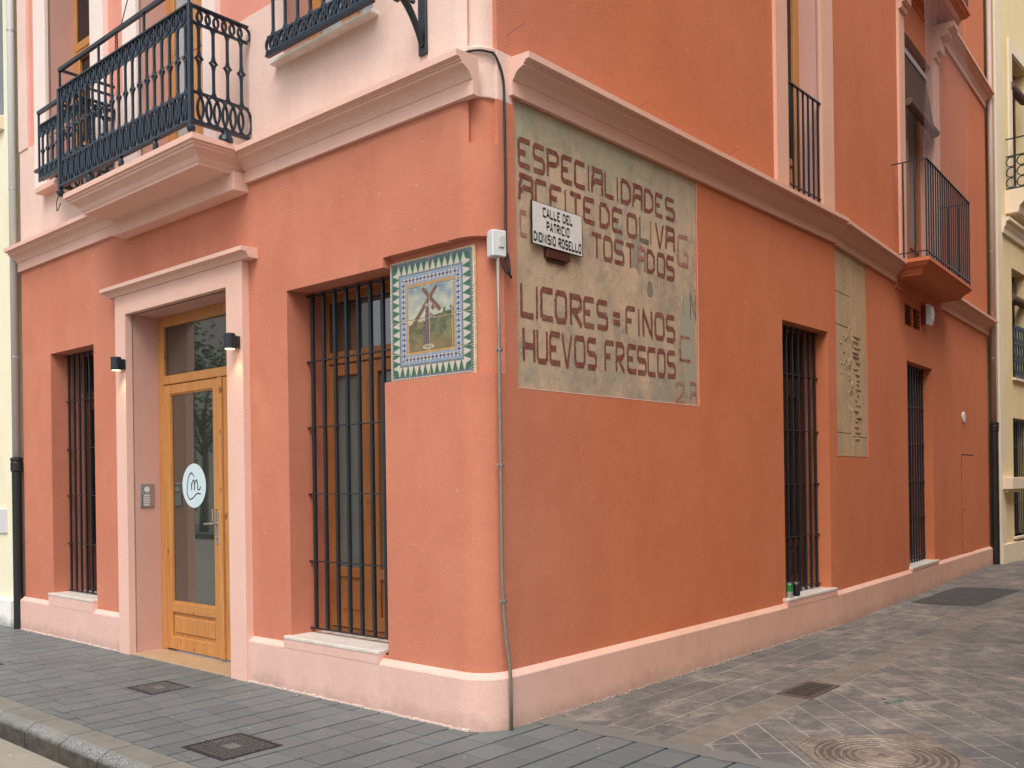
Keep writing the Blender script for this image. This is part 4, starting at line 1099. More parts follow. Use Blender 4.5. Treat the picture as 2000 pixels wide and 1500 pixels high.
# intercom on the left reveal (plane s=4.31, facing -s)
ic = thing('intercom', FL.p(4.305, -.12, 1.42), 'steel intercom panel with call buttons beside the door', 'intercom')
FI = Frame(FL.p(4.31, 0, 0), FL.n, -FL.d)     # s axis = out of wall, n axis = toward the corner
mb = MB(FI); mb.box(-.187, -.056, 0, .012, 1.315, 1.53, .003); mb.obj('plate', STEEL, ic)
mb = MB(FI); mb.lathe((-.12, .012, 1.475), [(.026, 0), (.024, .003)], 16, 'n'); mb.obj('speaker', WHITEP, ic)
for k_ in range(5):
    mb = MB(FI); z = 1.425-.022*k_; mb.box(-.145, -.085, .012, .014, z-.007, z+.005); mb.obj('name_slot', WHITEP, ic)
    mb = MB(FI); mb.lathe((-.165+.09, .012, z), [(.006, 0), (.005, .004)], 8, 'n'); mb.obj('button', CAST, ic)
# junction box, conduit and cables at the corner
def arcframe(t):
    n_ = (nL*math.cos(t*math.pi/2)+nA*math.sin(t*math.pi/2)).normalized(); p = Cc+n_*rad; return Frame((p.x, p.y, 0), Vector((-n_.y, n_.x, 0)), n_)
FJ = arcframe(.80)
jb = thing('junction_box', FJ.p(0, .03, 2.86), 'grey white plastic junction box on the building corner', 'junction box')
mb = MB(FJ); mb.box(-.052, .046, -.02, .055, 2.862, 3.022, .006); mb.obj('case', WHITEP, jb)
mb = MB(FJ); mb.box(-.012, .028, .055, .064, 2.915, 2.99, .004); mb.obj('latch', GREYP, jb)
mb = MB(FA); zc = 2.87; pth = [(.118, .025, z_) for z_ in (2.87, 2.4, 1.9, 1.4, .95)]+[(.120, .028, .75), (.128, .042, .55), (.137, .060, .40), (.138, .064, .28), (.140, .062, .0)]
mb.tube(pth, .0115, 8); 
cnd = mb.obj('conduit', GALV, smooth=True); tag(cnd, 'thin metal conduit running down the rounded corner to the pavement', 'conduit')
mb = MB(FA)
for z_, n_, s_ in ((2.30, .025, .118), (1.60, .025, .118), (.78, .03, .122)):
    mb.box(s_-.03, s_+.03, n_-.006, n_+.006, z_-.008, z_+.008, .002); mb.lathe((s_, n_, z_-.007), [(.0145, 0), (.0145, .014)], 10)
o = mb.obj('clamp', STEEL, cnd)
def arcpt(t, off, z):
    n_ = (nL*math.cos(t*math.pi/2)+nA*math.sin(t*math.pi/2)).normalized(); return Cc+n_*(rad+off)+Vector((0, 0, z))
mb = MB(); P = [FL.p(.10, .012, 4.02), FL.p(.06, .014, 4.065)]+[arcpt(t, .004, 4.085+.03*math.sin(t*3.0)) for t in (.25, .4, .55, .7, .82)]+[arcpt(.93, .012, 4.04), FA.p(.205, .014, 3.95), FA.p(.21, .014, 3.8), FA.p(.212, .014, 3.4), FA.p(.205, .016, 3.1), FA.p(.19, .03, 2.86), FA.p(.20, .04, 2.78), FA.p(.235, .03, 2.75)]
mb.tube([tuple(p) for p in spline([tuple(p) for p in P], 5)], .0078, 8, world=True)
o = mb.obj('cable', CABLE, smooth=True); tag(o, 'thick black cable bending over the corner and down to the junction box', 'cable')
mb = MB(FA); mb.tube(spline([(.14, .03, 2.87), (.15, .04, 2.80), (.19, .05, 2.76), (.225, .03, 2.80), (.215, .02, 2.90)], 5), .005, 6)
o = mb.obj('cable', CABLE, smooth=True); tag(o, 'short loop of black wire hanging under the junction box', 'cable')
# scroll bracket near the top of the front
sb = thing('scroll_bracket', FL.p(.46, 0, 4.2), 'black cast iron scroll bracket above the front cornice', 'bracket')
mb = MB(FL); mb.box(.43, .50, 0, .02, 4.19, 6.0, .003); mb.obj('back_plate', IRON, sb)
FP = perp(FL, .465)
mb = MB(FP); arm = spline([(.02, 0, 4.24), (.055, 0, 4.33), (.11, 0, 4.42), (.18, 0, 4.49), (.28, 0, 4.55), (.42, 0, 4.60), (.6, 0, 4.62)], 5); mb.tube(arm, [.017+.008*math.sin(i/len(arm)*3) for i in range(len(arm))], 8)
def scroll(cx, cz, r, a0, turns, sg=1, rr=.012):
    pts = []; N = int(18*turns)
    for i in range(N+1):
        a_ = a0+sg*2*math.pi*i/18; q = r*(1-.75*i/N); pts.append((cx+q*math.cos(a_), 0, cz+q*math.sin(a_)))
    mb.tube(pts, rr, 6)
scroll(.23, 4.475, .035, 1.2, 1.1, -1); scroll(.10, 4.50, .03, -.8, 1.1, 1, .010); scroll(.33, 4.66, .05, 3.6, 1.2, -1)
mb.obj('scroll', IRON, sb, smooth=True)
mb = MB(FL); mb.lathe((.465, .02, 4.255), [(.012, 0), (.012, .006), (.006, .014)], 8, 'n'); mb.obj('bolt', STEEL, sb)
# downpipes
def downpipe(F, s, n, ztop, zj, label, matu, r1=.04, r2=.048, grp=None):
    t = thing('downpipe', F.p(s, n, 0), label, 'downpipe')
    mb = MB(F); mb.lathe((s, n, zj), [(r1, 0), (r1, ztop-zj)], 20); mb.obj('upper_pipe', matu, t, smooth=True)
    mb = MB(F); mb.lathe((s, n, -.02), [(r2, 0), (r2, zj-.10), (r2+.012, zj-.09), (r2+.012, zj+.0), (r2+.004, zj+.012), (r2+.014, zj+.02), (r2+.014, zj+.05), (r2, zj+.055)], 20); mb.obj('lower_pipe', BLACKP, t, smooth=False)
    mb = MB(F)
    for z_ in (zj+1.1, zj+2.9, zj+4.6): mb.lathe((s, n, z_), [(r1+.003, 0), (r1+.003, .02)], 16); mb.box(s-r1-.02, s+r1+.0, n-.03, n-.02, z_+.004, z_+.016)
    mb.obj('clip', STEEL, t)
downpipe(FL, 6.80, .045, H, 1.80, 'grey downpipe with a black lower length left of the pink facade', GREYP)
downpipe(FB, 7.80, .085, H, 2.35, 'brown grey downpipe with black lower length at the end of the alley facade', BROWNP, .04, .06)
# alley vent + alarm box + round cap
vg = thing('vent_grille', FB.p(3.02, 0, 3.375), 'louvred vent grille under the alley balcony', 'vent')
mb = MB(FB); mb.box(2.63, 3.41, -.058, -.05, 3.38, 3.685); mb.obj('backing', PIT, vg)
mb = MB(FB); frame_box(mb, 2.62, 3.42, 3.375, 3.69, -.03, .004, .022, .002); mb.box(3.01, 3.035, -.03, .003, 3.397, 3.668); mb.obj('frame', TERRB, vg)
me = None
for k_ in range(7):
    z = 3.42+k_*.038
    if me is None:
        m2 = MB(FB); m2.prism([(-.035, z+.012), (-.002, z-.008), (.0, z-.003), (-.032, z+.017)], 2.642, 3.398); me = m2.mesh('slat', FB.p(3.02, 0, z), TERRB)
    link('slat', me, FB.p(3.02, 0, z), vg)
al = thing('alarm_box', FB.p(3.62, 0, 3.6), 'red and white alarm siren box beside the vent grille', 'alarm box')
mb = MB(FB); mb.box(3.44, 3.62, 0, .06, 3.50, 3.74, .01); mb.obj('back_case', REDP, al)
mb = MB(FB); mb.prism([(.06, 3.49), (.10, 3.485), (.125, 3.56), (.130, 3.64), (.12, 3.72), (.10, 3.755), (.06, 3.75)], 3.45, 3.61); mb.obj('cover', WHITEP, al)
mb = MB(FB); mb.lathe((5.86, 0, 2.385), [(.085, 0), (.085, .015), (.075, .022)], 24, 'n'); o = mb.obj('round_cap', WHITEP); tag(o, 'small round white cap on the alley wall above the hatch', 'vent')  # plain white wall cap, kept in the vent category
# cans on the first alley sill
def can(s, n, r, h, cols, label):
    t = thing('drink_can', FA.p(s, n, .39), label, 'can'); z0 = .390
    mb = MB(FA); mb.lathe((s, n, z0), [(r*.8, 0), (r, .008), (r, h*.45)], 18); mb.obj('lower_body', cols[0], t, smooth=False)
    mb = MB(FA); mb.lathe((s, n, z0+h*.45), [(r*1.001, 0), (r, h*.45), (r*.82, h*.53), (r*.8, h*.55)], 18); mb.obj('upper_body', cols[1], t)
    mb = MB(FA); mb.lathe((s, n, z0+h), [(r*.83, -.001), (r*.84, .003), (r*.7, .003), (r*.68, 0)], 18); mb.obj('lid', STEEL, t)
can(4.10, .012, .033, .135, (metal('silver can', (.45, .46, .45), .3, .7), metal('green can print', (.02, .15, .04), .3)), 'green and silver drink can on the alley sill')
can(4.27, .0, .036, .125, (metal('black can', (.012, .010, .012), .3), metal('black can print', (.02, .012, .014), .3)), 'black drink can standing behind the green one')
# blind at the alley balcony door
bd = thing('roller_blind', FB.p(3.43, .05, 6.2), 'dark slatted roll up blind hanging at the alley balcony door', 'blind')
mb = MB(FB); mb.box(2.71, 4.16, -.10, -.04, 6.92, 7.0, .004); mb.obj('head_rail', WBAR, bd)
m2 = None
for k_ in range(22):
    t_ = k_/21; n = -.06+.10*t_; z = 6.90-.64*t_
    if m2 is None: mm = MB(FB); mm.box(2.73, 4.14, n-.004, n+.004, z-.011, z+.011, .002); m2 = mm.mesh('slat', FB.p(3.43, n, z), BLIND)
    link('slat', m2, FB.p(3.43, n, z), bd)
mb = MB(FB); mb.lathe((2.72, .055, 6.19), [(.05, 0), (.055, .01), (.055, 1.42), (.05, 1.43)], 14, 's'); mb.obj('roll', BLIND, bd)
# bird net between the two alley balconies
mb = MB(FB); 
def nn_(s, z): return .36+.05*math.sin((z-5.3)*1.3)-.10*math.sin(max(0, min(1, (z-5.26)/2.3))*math.pi)*math.sin((s-2.1)/2.4*math.pi)
N1, N2 = 42, 44
for i in range(N1+1):
    s = 2.17+2.3*i/N1; mb.tube([(s+.01*math.sin(z_*3+i), nn_(s, z_), z_) for z_ in [5.25+2.45*k_/12 for k_ in range(13)]], .0012, 3)
for j in range(N2+1):
    z_ = 5.25+2.45*j/N2; mb.tube([(2.17+2.3*k_/10, nn_(2.17+2.3*k_/10, z_), z_+.008*math.sin(k_*2+j)) for k_ in range(11)], .0012, 3)
o = mb.obj('bird_net', NET, recalc=False); tag(o, 'fine grey bird net stretched between the two alley balconies', 'net')
# small nails / hooks sticking out of the alley wall above the cornice
for i, (s, z) in enumerate(((.26, 4.28), (1.62, 4.20), (3.0, 4.22))):
    mb = MB(FA); mb.tube([(s, 0, z-.02), (s+.02, .10, z+.015), (s+.022, .12, z+.022)], .0022, 5)
    o = mb.obj('wire_hook', RUST); tag(o, ['thin wire hook above the alley cornice nearest the corner', 'thin wire hook above the alley cornice over the advertisement', 'thin wire hook above the alley cornice left of the tall window'][i], 'hook')

# ================================================================== COVERS AND GRATES
def cover_plate(name, F, c, ax, ay, w, h, label, cat, kind):
    pass
# chequered footway covers
def check_cover(s0, s1, n0, n1, label, mat):
    t = thing('utility_cover', FL.p((s0+s1)/2, (n0+n1)/2, 0), label, 'utility cover', 'chequered covers in the footway')
    mb = MB(FL); frame_box_flat(mb, s0, s1, n0, n1, .022, .0045); mb.obj('frame', mat, t)
    mb = MB(FL); mb.box(s0+.025, s1-.025, n0+.025, n1-.025, -.02, .001); mb.obj('plate', mat, t)
    mb = MB(FL); N = 13
    for i in range(N):
        for j in range(N):
            cx = s0+.04+(s1-s0-.08)*i/(N-1); cy = n0+.04+(n1-n0-.08)*j/(N-1)
            if abs(i-6) < 2 and abs(j-6) < 2: continue
            a_, b_ = (.011, .004) if (i+j) % 2 else (.004, .011)
            mb.box(cx-a_, cx+a_, cy-b_, cy+b_, .001, .0045)
    mb.box((s0+s1)/2-.05, (s0+s1)/2+.05, (n0+n1)/2-.04, (n0+n1)/2+.04, .001, .004, .001)
    o = mb.obj('tread_pattern', RUSTL, t)
def frame_box_flat(mb, s0, s1, n0, n1, w, zt):
    mb.box(s0, s0+w, n0, n1, -.03, zt, .001); mb.box(s1-w, s1, n0, n1, -.03, zt, .001); mb.box(s0+w, s1-w, n0, n0+w, -.03, zt-.0005, .001); mb.box(s0+w, s1-w, n1-w, n1, -.03, zt-.0005, .001)
check_cover(.76, 1.19, .92, 1.31, 'square chequered iron cover in the footway near the kerb, nearest the camera', CAST)
check_cover(2.61, 2.99, .43, .75, 'small chequered iron cover in the footway before the door', CAST)
check_cover(4.75, 5.12, .95, 1.22, 'small worn iron cover in the footway at the far left', CAST)
# drain grate in the channel
dg = thing('drain_grate', FA.p(2.22, 1.0, 0), 'rusty slotted drain grate set in the alley channel', 'drain grate')
mb = MB(FA); frame_box_flat(mb, 1.98, 2.50, .885, 1.13, .03, .006); mb.obj('frame', RUST, dg)
mb = MB(FA); mb.box(2.01, 2.47, .915, 1.10, -.03, .0022); mb.obj('pit', PIT, dg)
me = None
for i in range(9):
    s = 2.035+i*.051
    if me is None: m2 = MB(FA); m2.box(s-.0085, s+.0085, .914, 1.101, .0022, .0042); me = m2.mesh('bar', FA.p(s, 1.0, 0), RUST)
    link('bar', me, FA.p(s, 1.0, 0), dg)
# large round manhole in a diagonal square frame
mc = Vector((.97, 1.98)); FM = Frame(FA.p(.985, 1.985, 0), (FA.d+FA.n).normalized(), (FA.n-FA.d).normalized())
mh = thing('manhole_cover', FM.p(0, 0, 0), 'large round ribbed manhole cover in a square frame on the alley paving', 'manhole cover')
MAN = paver_mat('dusty cast manhole', (.14, .11, .088), (.14, .11, .088), (.09, .065, .05), (.42, .35, .29), 1.0, .8, .7)
MAND = paver_mat('dark cast manhole', (.07, .056, .046), (.07, .056, .046), (.045, .036, .03), (.24, .195, .155), 1.0, .6, .7)
mb = MB(FM); hw = .40; k = 48; Rr = .365
inner = [(Rr*math.cos(2*math.pi*j/k), Rr*math.sin(2*math.pi*j/k)) for j in range(k)]
outer = []
for j in range(k):
    a_ = 2*math.pi*j/k; m_ = max(abs(math.cos(a_)), abs(math.sin(a_))); outer.append((hw*math.cos(a_)/m_, hw*math.sin(a_)/m_))
mb.add([(x, y, .0055) for x, y in inner]+[(x, y, .0055) for x, y in outer]+[(x, y, -.02) for x, y in inner]+[(x*1.004, y*1.004, -.01) for x, y in outer],
       [(j, (j+1) % k, k+(j+1) % k, k+j) for j in range(k)]+[(j, (j+1) % k, 2*k+(j+1) % k, 2*k+j) for j in range(k)]+[(k+j, k+(j+1) % k, 3*k+(j+1) % k, 3*k+j) for j in range(k)])
for q in range(4):
    for i in range(5):
        a_ = math.pi/2*q+math.pi/4; cx, cy = math.cos(a_)*(.42+.03*i), math.sin(a_)*(.42+.03*i); tx, ty = -math.sin(a_), math.cos(a_); w = .09-.02*i
        if w > .01: mb.tube([(cx-tx*w, cy-ty*w, .006), (cx+tx*w, cy+ty*w, .006)], .004, 5)
mb.obj('frame', MAN, mh)
mb = MB(FM); mb.lathe((0, 0, -.02), [(Rr-.006, 0), (Rr-.006, .0215)], 48); mb.obj('lid', MAND, mh)
mb = MB(FM)
for r_ in (.345, .305, .262, .222, .182):
    w_ = .009; prof = [(r_-w_, .0015), (r_-w_*.6, .006), (r_+w_*.6, .006), (r_+w_, .0015)]
    V = []; k = 56
    for j in range(k):
        a_ = 2*math.pi*j/k
        for rr, zz in prof: V.append((rr*math.cos(a_), rr*math.sin(a_), zz))
    mb.add(V, [(j*4+q, j*4+q+1, ((j+1) % k)*4+q+1, ((j+1) % k)*4+q) for j in range(k) for q in range(3)])
mb.obj('rib', MAN, mh)
mb = MB(FM); mb.lathe((0, 0, .001), [(.155, 0), (.150, .004)], 40); 
for i in range(26):
    a_ = random.uniform(0, 6.28); r_ = random.uniform(0, .12); mb.box(r_*math.cos(a_)-.012, r_*math.cos(a_)+.012, r_*math.sin(a_)-.003, r_*math.sin(a_)+.003, .005, .008)
mb.obj('centre_boss', MAN, mh)

# litter: pale specks, leaves, gum on the paving
random.seed(17)
def flake(mb, s, n, r, z=.003):
    k = 7; mb.add([(s+r*random.uniform(.5, 1.1)*math.cos(2*math.pi*j/k), n+r*random.uniform(.4, 1)*math.sin(2*math.pi*j/k), z+random.uniform(0, .003)) for j in range(k)]+[(s, n, z+.004)], [(j, (j+1) % k, k) for j in range(k)])
mb = MB(FL)
for i in range(130): flake(mb, random.uniform(-1, 7), random.uniform(.08, 1.4), random.uniform(.002, .007))
for i in range(70): flake(mb, random.uniform(.3, 5), random.uniform(1.74, 2.3), random.uniform(.004, .014), -.123)
o = mb.obj('litter', paint('pale grit', (.55, .50, .44), .5, 40), recalc=False); tag(o, 'scattered pale grit and crumbs on the footway', 'litter'); o['kind'] = 'stuff'
mb = MB(FA)
for i in range(420):
    s = random.uniform(.5, 11); n = .05+abs(random.gauss(0, .9)) if random.random() < .5 else random.uniform(.05, 4.5)
    flake(mb, s, n, random.uniform(.002, .009))
o = mb.obj('litter', paint('alley grit', (.40, .33, .26), .6, 40), recalc=False); tag(o, 'scattered crumbs and grit on the alley paving', 'litter'); o['kind'] = 'stuff'
mb = MB(FA)
for i in range(160): flake(mb, random.uniform(.5, 9), random.uniform(.05, 3.2), random.uniform(.003, .010), .0035)
for i in range(60): flake(mb, random.uniform(.6, 4), .05+abs(random.gauss(0, .06)), random.uniform(.003, .010), .0035)
o = mb.obj('litter', paint('dark bits', (.03, .022, .018), .4, 40), recalc=False); tag(o, 'scattered dark leaf bits on the alley paving', 'litter'); o['kind'] = 'stuff'
# crumbly mortar bead along the foot of the plinth
mb = MB(FA); s = .3
while s < 11:
    w = random.uniform(.01, .05); mb.box(s, s+w, .03, .046+random.uniform(.003, .018), -.01, random.uniform(.004, .014), .002); s += w*random.uniform(.8, 2.2)
    if s > 5.2: break
o = mb.obj('mortar_bead', MORTL, alley); o['kind'] = 'stuff'

mb = MB(FL); s = .12
while s < 2.44:
    w = random.uniform(.01, .06); mb.box(s, s+w, .03, .046+random.uniform(.002, .010), -.01, random.uniform(.004, .016), .002); s += w*random.uniform(.7, 1.3)
s = 4.52
while s < 6.7:
    w = random.uniform(.01, .06); mb.box(s, s+w, .03, .046+random.uniform(.002, .010), -.01, random.uniform(.004, .014), .002); s += w*random.uniform(.7, 1.3)
o = mb.obj('mortar_bead', stucco('crumbly pale mortar', (.74, .58, .50), (.6, .5, .44), (.4, .32, .28), .8, .5), side); o['kind'] = 'stuff'
# ================================================================== NEIGHBOURS
# yellow building at the far end of the alley
yb = thing('yellow_building', FC.p(3, -1, 0), 'yellow plastered building beyond the end of the orange facade', 'building')
wY = [(.90, 2.05, .42, 2.50), (.94, 1.95, 3.20, 5.14), (1.05, 2.2, 6.42, 8.92)]
more = [(a_+k*3.4, b_+k*3.4, c_, d_) for k in (1, 2, 3) for a_, b_, c_, d_ in wY]
mb = MB(FC); wall(mb, 0, 16, -.05, 12, wY+more)
for h in wY+more: reveal(mb, *h, 0, -.3)
mb.quad((0, 0, -.05), (0, 0, 12), (0, -.10, 12), (0, -.10, -.05)); mb.obj('wall', YELLOW, yb, recalc=False)
mb = MB(FC); mb.prism([(-.02, -.05), (.05, -.05), (.05, .32), (.04, .33), (-.02, .33)], 0, 16); mb.obj('plinth', YTRIM, yb)
mb = MB(FC); mb.box(.0, .30, -.05, .03, .33, 12, .004); mb.obj('pilaster', YTRIM, yb)
mb = MB(FC); mb.prism([(-.02, 5.62), (.05, 5.62), (.06, 5.70), (.09, 5.74), (.10, 5.80), (.15, 5.82), (.15, 5.87), (-.02, 5.88)], .25, 16); mb.obj('cornice', YTRIM, yb)
mb = MB(FC); mb.box(.10, .9, -.02, .18, 1.26, 1.46, .006); mb.box(.16, .86, -.02, .10, 1.20, 1.26, .004); mb.obj('string_block', YTRIM, yb)
for k_, (a_, b_, c_, d_) in enumerate(wY+more):
    mb = MB(FC); frame_box(mb, a_, b_, c_, d_, -.26, -.20, .07); w_ = mb.obj('window', REDWOOD, yb); mb = MB(FC); mb.box(a_+.06, b_-.06, -.25, -.24, c_+.06, d_-.06); mb.obj('pane', GLASSX, w_)
    mb = MB(FC); mb.box(a_-.05, b_+.05, -.2, .06, c_-.04, c_, .004); mb.obj('sill', YTRIM, yb)
    if k_ % 3 == 2:
        mb = MB(FC); frame_box(mb, a_-.2, b_+.2, c_-.02, d_+.22, -.02, .03, .199); mb.obj('window_surround', YTRIM, yb)
for k_ in (0, 1):
    a_, b_, c_, d_ = (wY+more)[k_*3]
    mb = MB(FC)
    g_ = link('window_grille', None, FC.p(a_, 0, .5), yb)
    for z in (.5, 1.0, 1.5, 2.0, 2.45): mb = MB(FC); mb.box(a_, b_, -.09, -.06, z-.004, z+.004); mb.obj('crossbar', IRON, g_)
    
    for i in range(9): m2 = MB(FC); s = a_+.07+i*.125; m2.box(s-.008, s+.008, -.083, -.067, .44, 2.48); m2.obj('bar', IRON, g_)
def rings_rail(parent, F, s0, s1, n, z0, z1):
    bx_ = [(s0, s1, n-.01, n+.01, z0, z0+.02), (s0, s1, n-.012, n+.012, z1-.02, z1)]+[(s-.01, s+.01, 0, n-.013, z_, z_+.02) for s in (s0, s1) for z_ in (z0, z1-.02) if n > .1]
    for b_ in bx_: mb = MB(F); mb.box(*b_); mb.obj('rail', IRON, parent)
    h = (z1-z0-.04)/3; N = round((s1-s0)/.16); me = ring_mesh(F, .07, h*.46, .01); m2 = MB(Frame((0, 0, 0), F.d, F.n)); m2.box(-.007, .007, -.007, .007, 0, z1-z0); mv = m2.mesh('bar', Vector((0, 0, 0)), IRON)
    for i in range(N):
        s = s0+(i+.5)*(s1-s0)/N
        for j in range(3): link('ring', me, F.p(s, n, z0+.02+h*(j+.5)), parent)
        link('bar', mv, F.p(s0+i*(s1-s0)/N, n, z0), parent)
    if n > .1:
        P_ = perp(F, s0); me2 = ring_mesh(P_, .075, h*.46, .01)
        for i in range(2):
            for j in range(3): link('ring', me2, P_.p(.08+i*.17, 0, z0+.02+h*(j+.5)), parent)
mb = MB(FC); mb.box(.94, 1.95, 0, .015, 3.21, 3.24); gg = mb.obj('window_railing', IRON, yb); rings_rail(gg, FC, .95, 1.94, .02, 3.25, 4.14)
mb = MB(FC); mb.prism([(-.02, 6.02), (.20, 6.02), (.22, 6.12), (.30, 6.20), (.34, 6.24), (.34, 6.34), (.42, 6.38), (.42, 6.42), (-.02, 6.42)], .62, 2.45); gg = mb.obj('balcony', YTRIM, yb); rings_rail(gg, FC, .68, 2.40, .37, 6.44, 7.02)
mb = MB(FC); mb.box(.68, 2.40, .36, .38, 7.30, 7.32); mb.box(.67, .69, 0, .37, 7.30, 7.32); mb.box(.67, .69, .36, .38, 7.02, 7.30); mb.obj('handrail', IRON, gg)
for (z, n_) in ((4.62, .02), (8.35, .05)):
    bl = thing('roller_blind', FC.p(1.45, n_, z), 'rolled slatted blind in the %s window of the yellow building' % ('middle' if z < 5 else 'top'), 'blind')
    mb = MB(FC); mb.lathe((.98, n_-.05, z), [(.07, 0), (.075, .01), (.075, .96), (.07, .97)], 12, 's'); mb.obj('roll', BLIND, bl)
    mb = MB(FC); mb.box(.99, 1.93, n_-.20, n_-.18, z+.05, z+.40); mb.obj('slats', BLIND, bl)
# cream building left of the downpipe
cb = thing('cream_building', FL.p(9, -1, 0), 'cream plastered neighbour building at the left edge', 'building')
FD = FL
wD = [(7.13, 8.2, 5.62, 8.2), (7.22, 8.3, 1.0, 3.2)]
mD = [(a_+k*2.6, b_+k*2.6, c_, d_) for k in (1, 2, 3) for a_, b_, c_, d_ in wD]
mb = MB(FD); wall(mb, 6.86, 20, -.05, 12, wD[:1]+[h for h in mD]); 
for h in wD[:1]+mD: reveal(mb, *h, 0, -.3)
mb.quad((6.86, 0, -.05), (6.86, 0, 12), (6.86, -.5, 12), (6.86, -.5, -.05)); mb.obj('wall', CREAM, cb, recalc=False)
mb = MB(FD); mb.prism([(-.02, -.05), (.06, -.05), (.06, .28), (-.02, .30)], 6.97, 20); mb.obj('plinth', stucco('white plinth', (.80, .78, .74), (.84, .82, .79), (.7, .67, .62), .4, .3, .6), cb)
for a_, b_, c_, d_ in wD[:1]+mD:
    mb = MB(FD); frame_box(mb, a_, b_, c_, d_, -.26, -.2, .06); w_ = mb.obj('window', YTRIM, cb); mb = MB(FD); mb.box(a_+.05, b_-.05, -.25, -.24, c_+.05, d_-.05); mb.obj('pane', glass('blue grey glass', (.10, .14, .18), (.16, .21, .26)), w_)
mb = MB(FD); mb.box(7.12, 8.3, -.02, .05, 5.45, 5.60, .004); mb.obj('sill', YTRIM, cb)
mb = MB(FD); mb.box(7.19, 7.9, -.02, .02, 1.01, 1.28, .004); mb.obj('plaque', WHITEP, cb)
# roofs so that no sky light falls inside
mb = MB(); 
q = [FL.p(6.72, 0, H), FL.p(CE, 0, H), O + Vector((0, 0, H)), FA.p(SB, 0, H), FB.p(7.75, 0, H), FB.p(7.75, -8, H), FL.p(6.72, -8, H)]
mb.addw([tuple(p) for p in q], [tuple(range(len(q)))]); mb.obj('roof', REDWOOD, bld, recalc=False)

# building across the alley (out of view; placed and sized to shade the alley wall)
def plain_building(F, s0, s1, n0, n1, h, mat, label, cols, rows_, trim=YTRIM):
    t = thing('street_building', F.p((s0+s1)/2, (n0+n1)/2, 0), label, 'building')
    hol = []
    w = (s1-s0)/cols
    for i in range(cols):
        for j in range(rows_):
            c = s0+w*(i+.5); z = .9+3.3*j; hol.append((c-.5, c+.5, z if j else .3, z+2.0))
    mb = MB(F); wall(mb, s0, s1, -.05, h, hol, n0)
    for a_, b_, c_, d_ in hol: reveal(mb, a_, b_, c_, d_, n0, n0+.25)
    for s in (s0, s1): mb.quad((s, n0, -.05), (s, n0, h), (s, n1, h), (s, n1, -.05))
    mb.quad((s0, n0, h), (s1, n0, h), (s1, n1, h), (s0, n1, h)); mb.quad((s0, n1, -.05), (s1, n1, -.05), (s1, n1, h), (s0, n1, h))
    mb.obj('wall', mat, t, recalc=False)
    for a_, b_, c_, d_ in hol:
        mb = MB(F); frame_box(mb, a_, b_, c_, d_, n0+.17, n0+.23, .07, 0); mb.box((a_+b_)/2-.04, (a_+b_)/2+.04, n0+.165, n0+.22, c_+.07, d_-.07); w_ = mb.obj('window', REDWOOD, t)
        mb = MB(F); mb.box(a_+.06, b_-.06, n0+.2, n0+.21, c_+.06, d_-.06); mb.obj('pane', GLASSX, w_)
        mb = MB(F); mb.box(a_-.06, b_+.06, n0-.05, n0+.1, c_-.05, c_); mb.obj('sill', trim, t)
    mb = MB(F); mb.box(s0, s1, n0-.10, n0, 3.75, 3.95, .01); mb.box(s0, s1, n0-.05, n0, -.05, .5, .005); mb.obj('band', trim, t)
    return t
plain_building(FA, -.6, 26, 5.7, 12, 9.0, OPPO, 'unseen ochre building put across the alley to shade its wall', 8, 3)
plain_building(FL, 30, 52, 15, 24, 13, OPPO2, 'grey building across the street, reflected in the door glass', 7, 4)
plain_building(FL, -30, -12, 15, 24, 9, CREAM, 'cream building across the street behind the camera', 5, 2)

# tree across the road (it shows in the transom glass)
def tree(F, s, n, h, label, seed):
    rnd = random.Random(seed); t = thing('street_tree', F.p(s, n, 0), label, 'tree'); b = F.p(s, n, 0)
    mb = MB(); P = [(b.x+.05*math.sin(z), b.y+.04*math.cos(z*1.3), z) for z in (0, 1, 2, 3, 4)]
    mb.tube(P, [.16, .13, .11, .09, .05], 8, world=True)
    tips = []
    for i in range(9):
        a_ = rnd.uniform(0, 6.28); z0 = rnd.uniform(2.3, 3.8); r = rnd.uniform(.9, 1.7); q = (b.x+r*math.cos(a_), b.y+r*math.sin(a_), z0+rnd.uniform(.8, h-4.4)); tips.append(q)
        mb.tube([(b.x, b.y, z0), ((b.x+q[0])/2, (b.y+q[1])/2, (z0+q[2])/2+.15), q], [.05, .03, .012], 5, world=True)
    mb.obj('trunk', BARK, t, smooth=True)
    V = []; Fq = []
    for i in range(5200):
        q = tips[rnd.randrange(len(tips))]; c = Vector((q[0]+rnd.gauss(0, .55), q[1]+rnd.gauss(0, .55), q[2]+rnd.gauss(0, .5)))
        x = Vector((rnd.gauss(0, 1), rnd.gauss(0, 1), rnd.gauss(0, .6))).normalized(); y = x.cross(Vector((rnd.gauss(0, 1), rnd.gauss(0, 1), rnd.gauss(0, 1)))).normalized(); r = rnd.uniform(.05, .1)
        k = len(V); V += [c-x*r, c+y*r*.5, c+x*r, c-y*r*.5]; Fq.append((k, k+1, k+2, k+3))
    mb = MB(); mb.addw(V, Fq); mb.obj('crown', LEAF, t, recalc=False)
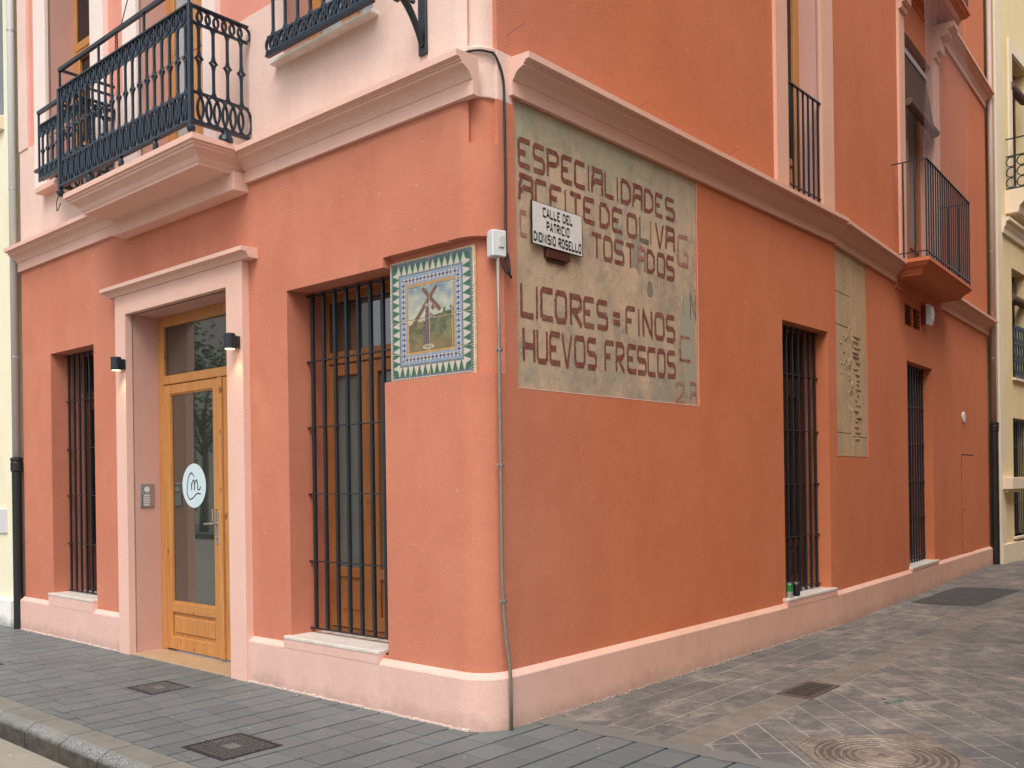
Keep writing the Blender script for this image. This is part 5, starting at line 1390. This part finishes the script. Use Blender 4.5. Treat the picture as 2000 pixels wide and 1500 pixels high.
tree(FL, 24.0, 11.8, 7.6, 'leafy street tree on the far pavement across the road', 4)
# loose cords on the front balcony
for i, (P, lab) in enumerate((([(4.55, .5, 4.12), (4.60, .52, 4.02), (4.57, .53, 3.93), (4.52, .52, 3.99)], 'short loop of cord dangling below the left end of the front balcony'),
                              ([(3.42, .50, 5.18), (3.0, .52, 5.75), (2.6, .55, 6.4)], 'thin cord rising from the front balcony handrail'))):
    mb = MB(FL); mb.tube(spline(P, 6), .004, 5); o = mb.obj('cord', CABLE, smooth=True); tag(o, lab, 'cord')
mb = MB(FL)
for k_ in range(5):
    z = 5.03+.028*k_; mb.tube([(3.50+.018*math.cos(a_/10*6.283), .5, z+.016*math.sin(a_/10*6.283)) for a_ in range(10)], .005, 5, closed=True)
o = mb.obj('chain', IRON); tag(o, 'short black chain hanging from the front balcony handrail', 'chain'); o['kind'] = 'stuff'

# dark repair patch far down the alley
def gpt(px, py):
    M = camo.matrix_world; rr = M.to_3x3() @ Vector(((px-1002.68)/1820, -(py-941)/1820, -1)); c = M.translation; t = (.0035-c.z)/rr.z; return c+rr*t
q = [gpt(*p) for p in ((1779, 1176), (1835, 1181), (1907, 1183), (1950, 1168), (1996, 1152), (1930, 1148), (1868, 1147))]
mb = MB(); mb.addw([tuple(p) for p in q], [tuple(range(len(q)))]); mb.obj('repair_patch', ASPH, alley, recalc=False)
# chewing gum spots and one green paint mark on the alley paving
random.seed(31); GUM = paint('grey gum', (.32, .30, .27), .3, 60)
mb = MB(FL)
for i in range(34): flake(mb, random.uniform(-.4, 5), random.uniform(.1, 1.4), random.uniform(.006, .013), .0022)
o = mb.obj('gum_spots', GUM, recalc=False); tag(o, 'flattened grey gum spots on the footway', 'gum'); o['kind'] = 'stuff'
mb = MB(FA)
for i in range(7): flake(mb, 2.24+random.gauss(0, .03), 1.62+random.gauss(0, .04), random.uniform(.012, .03), .0028)
mb.obj('paint_mark', paint('faded green paint', (.07, .20, .15), .9, 40, (.12, .14, .12)), alley, recalc=False)
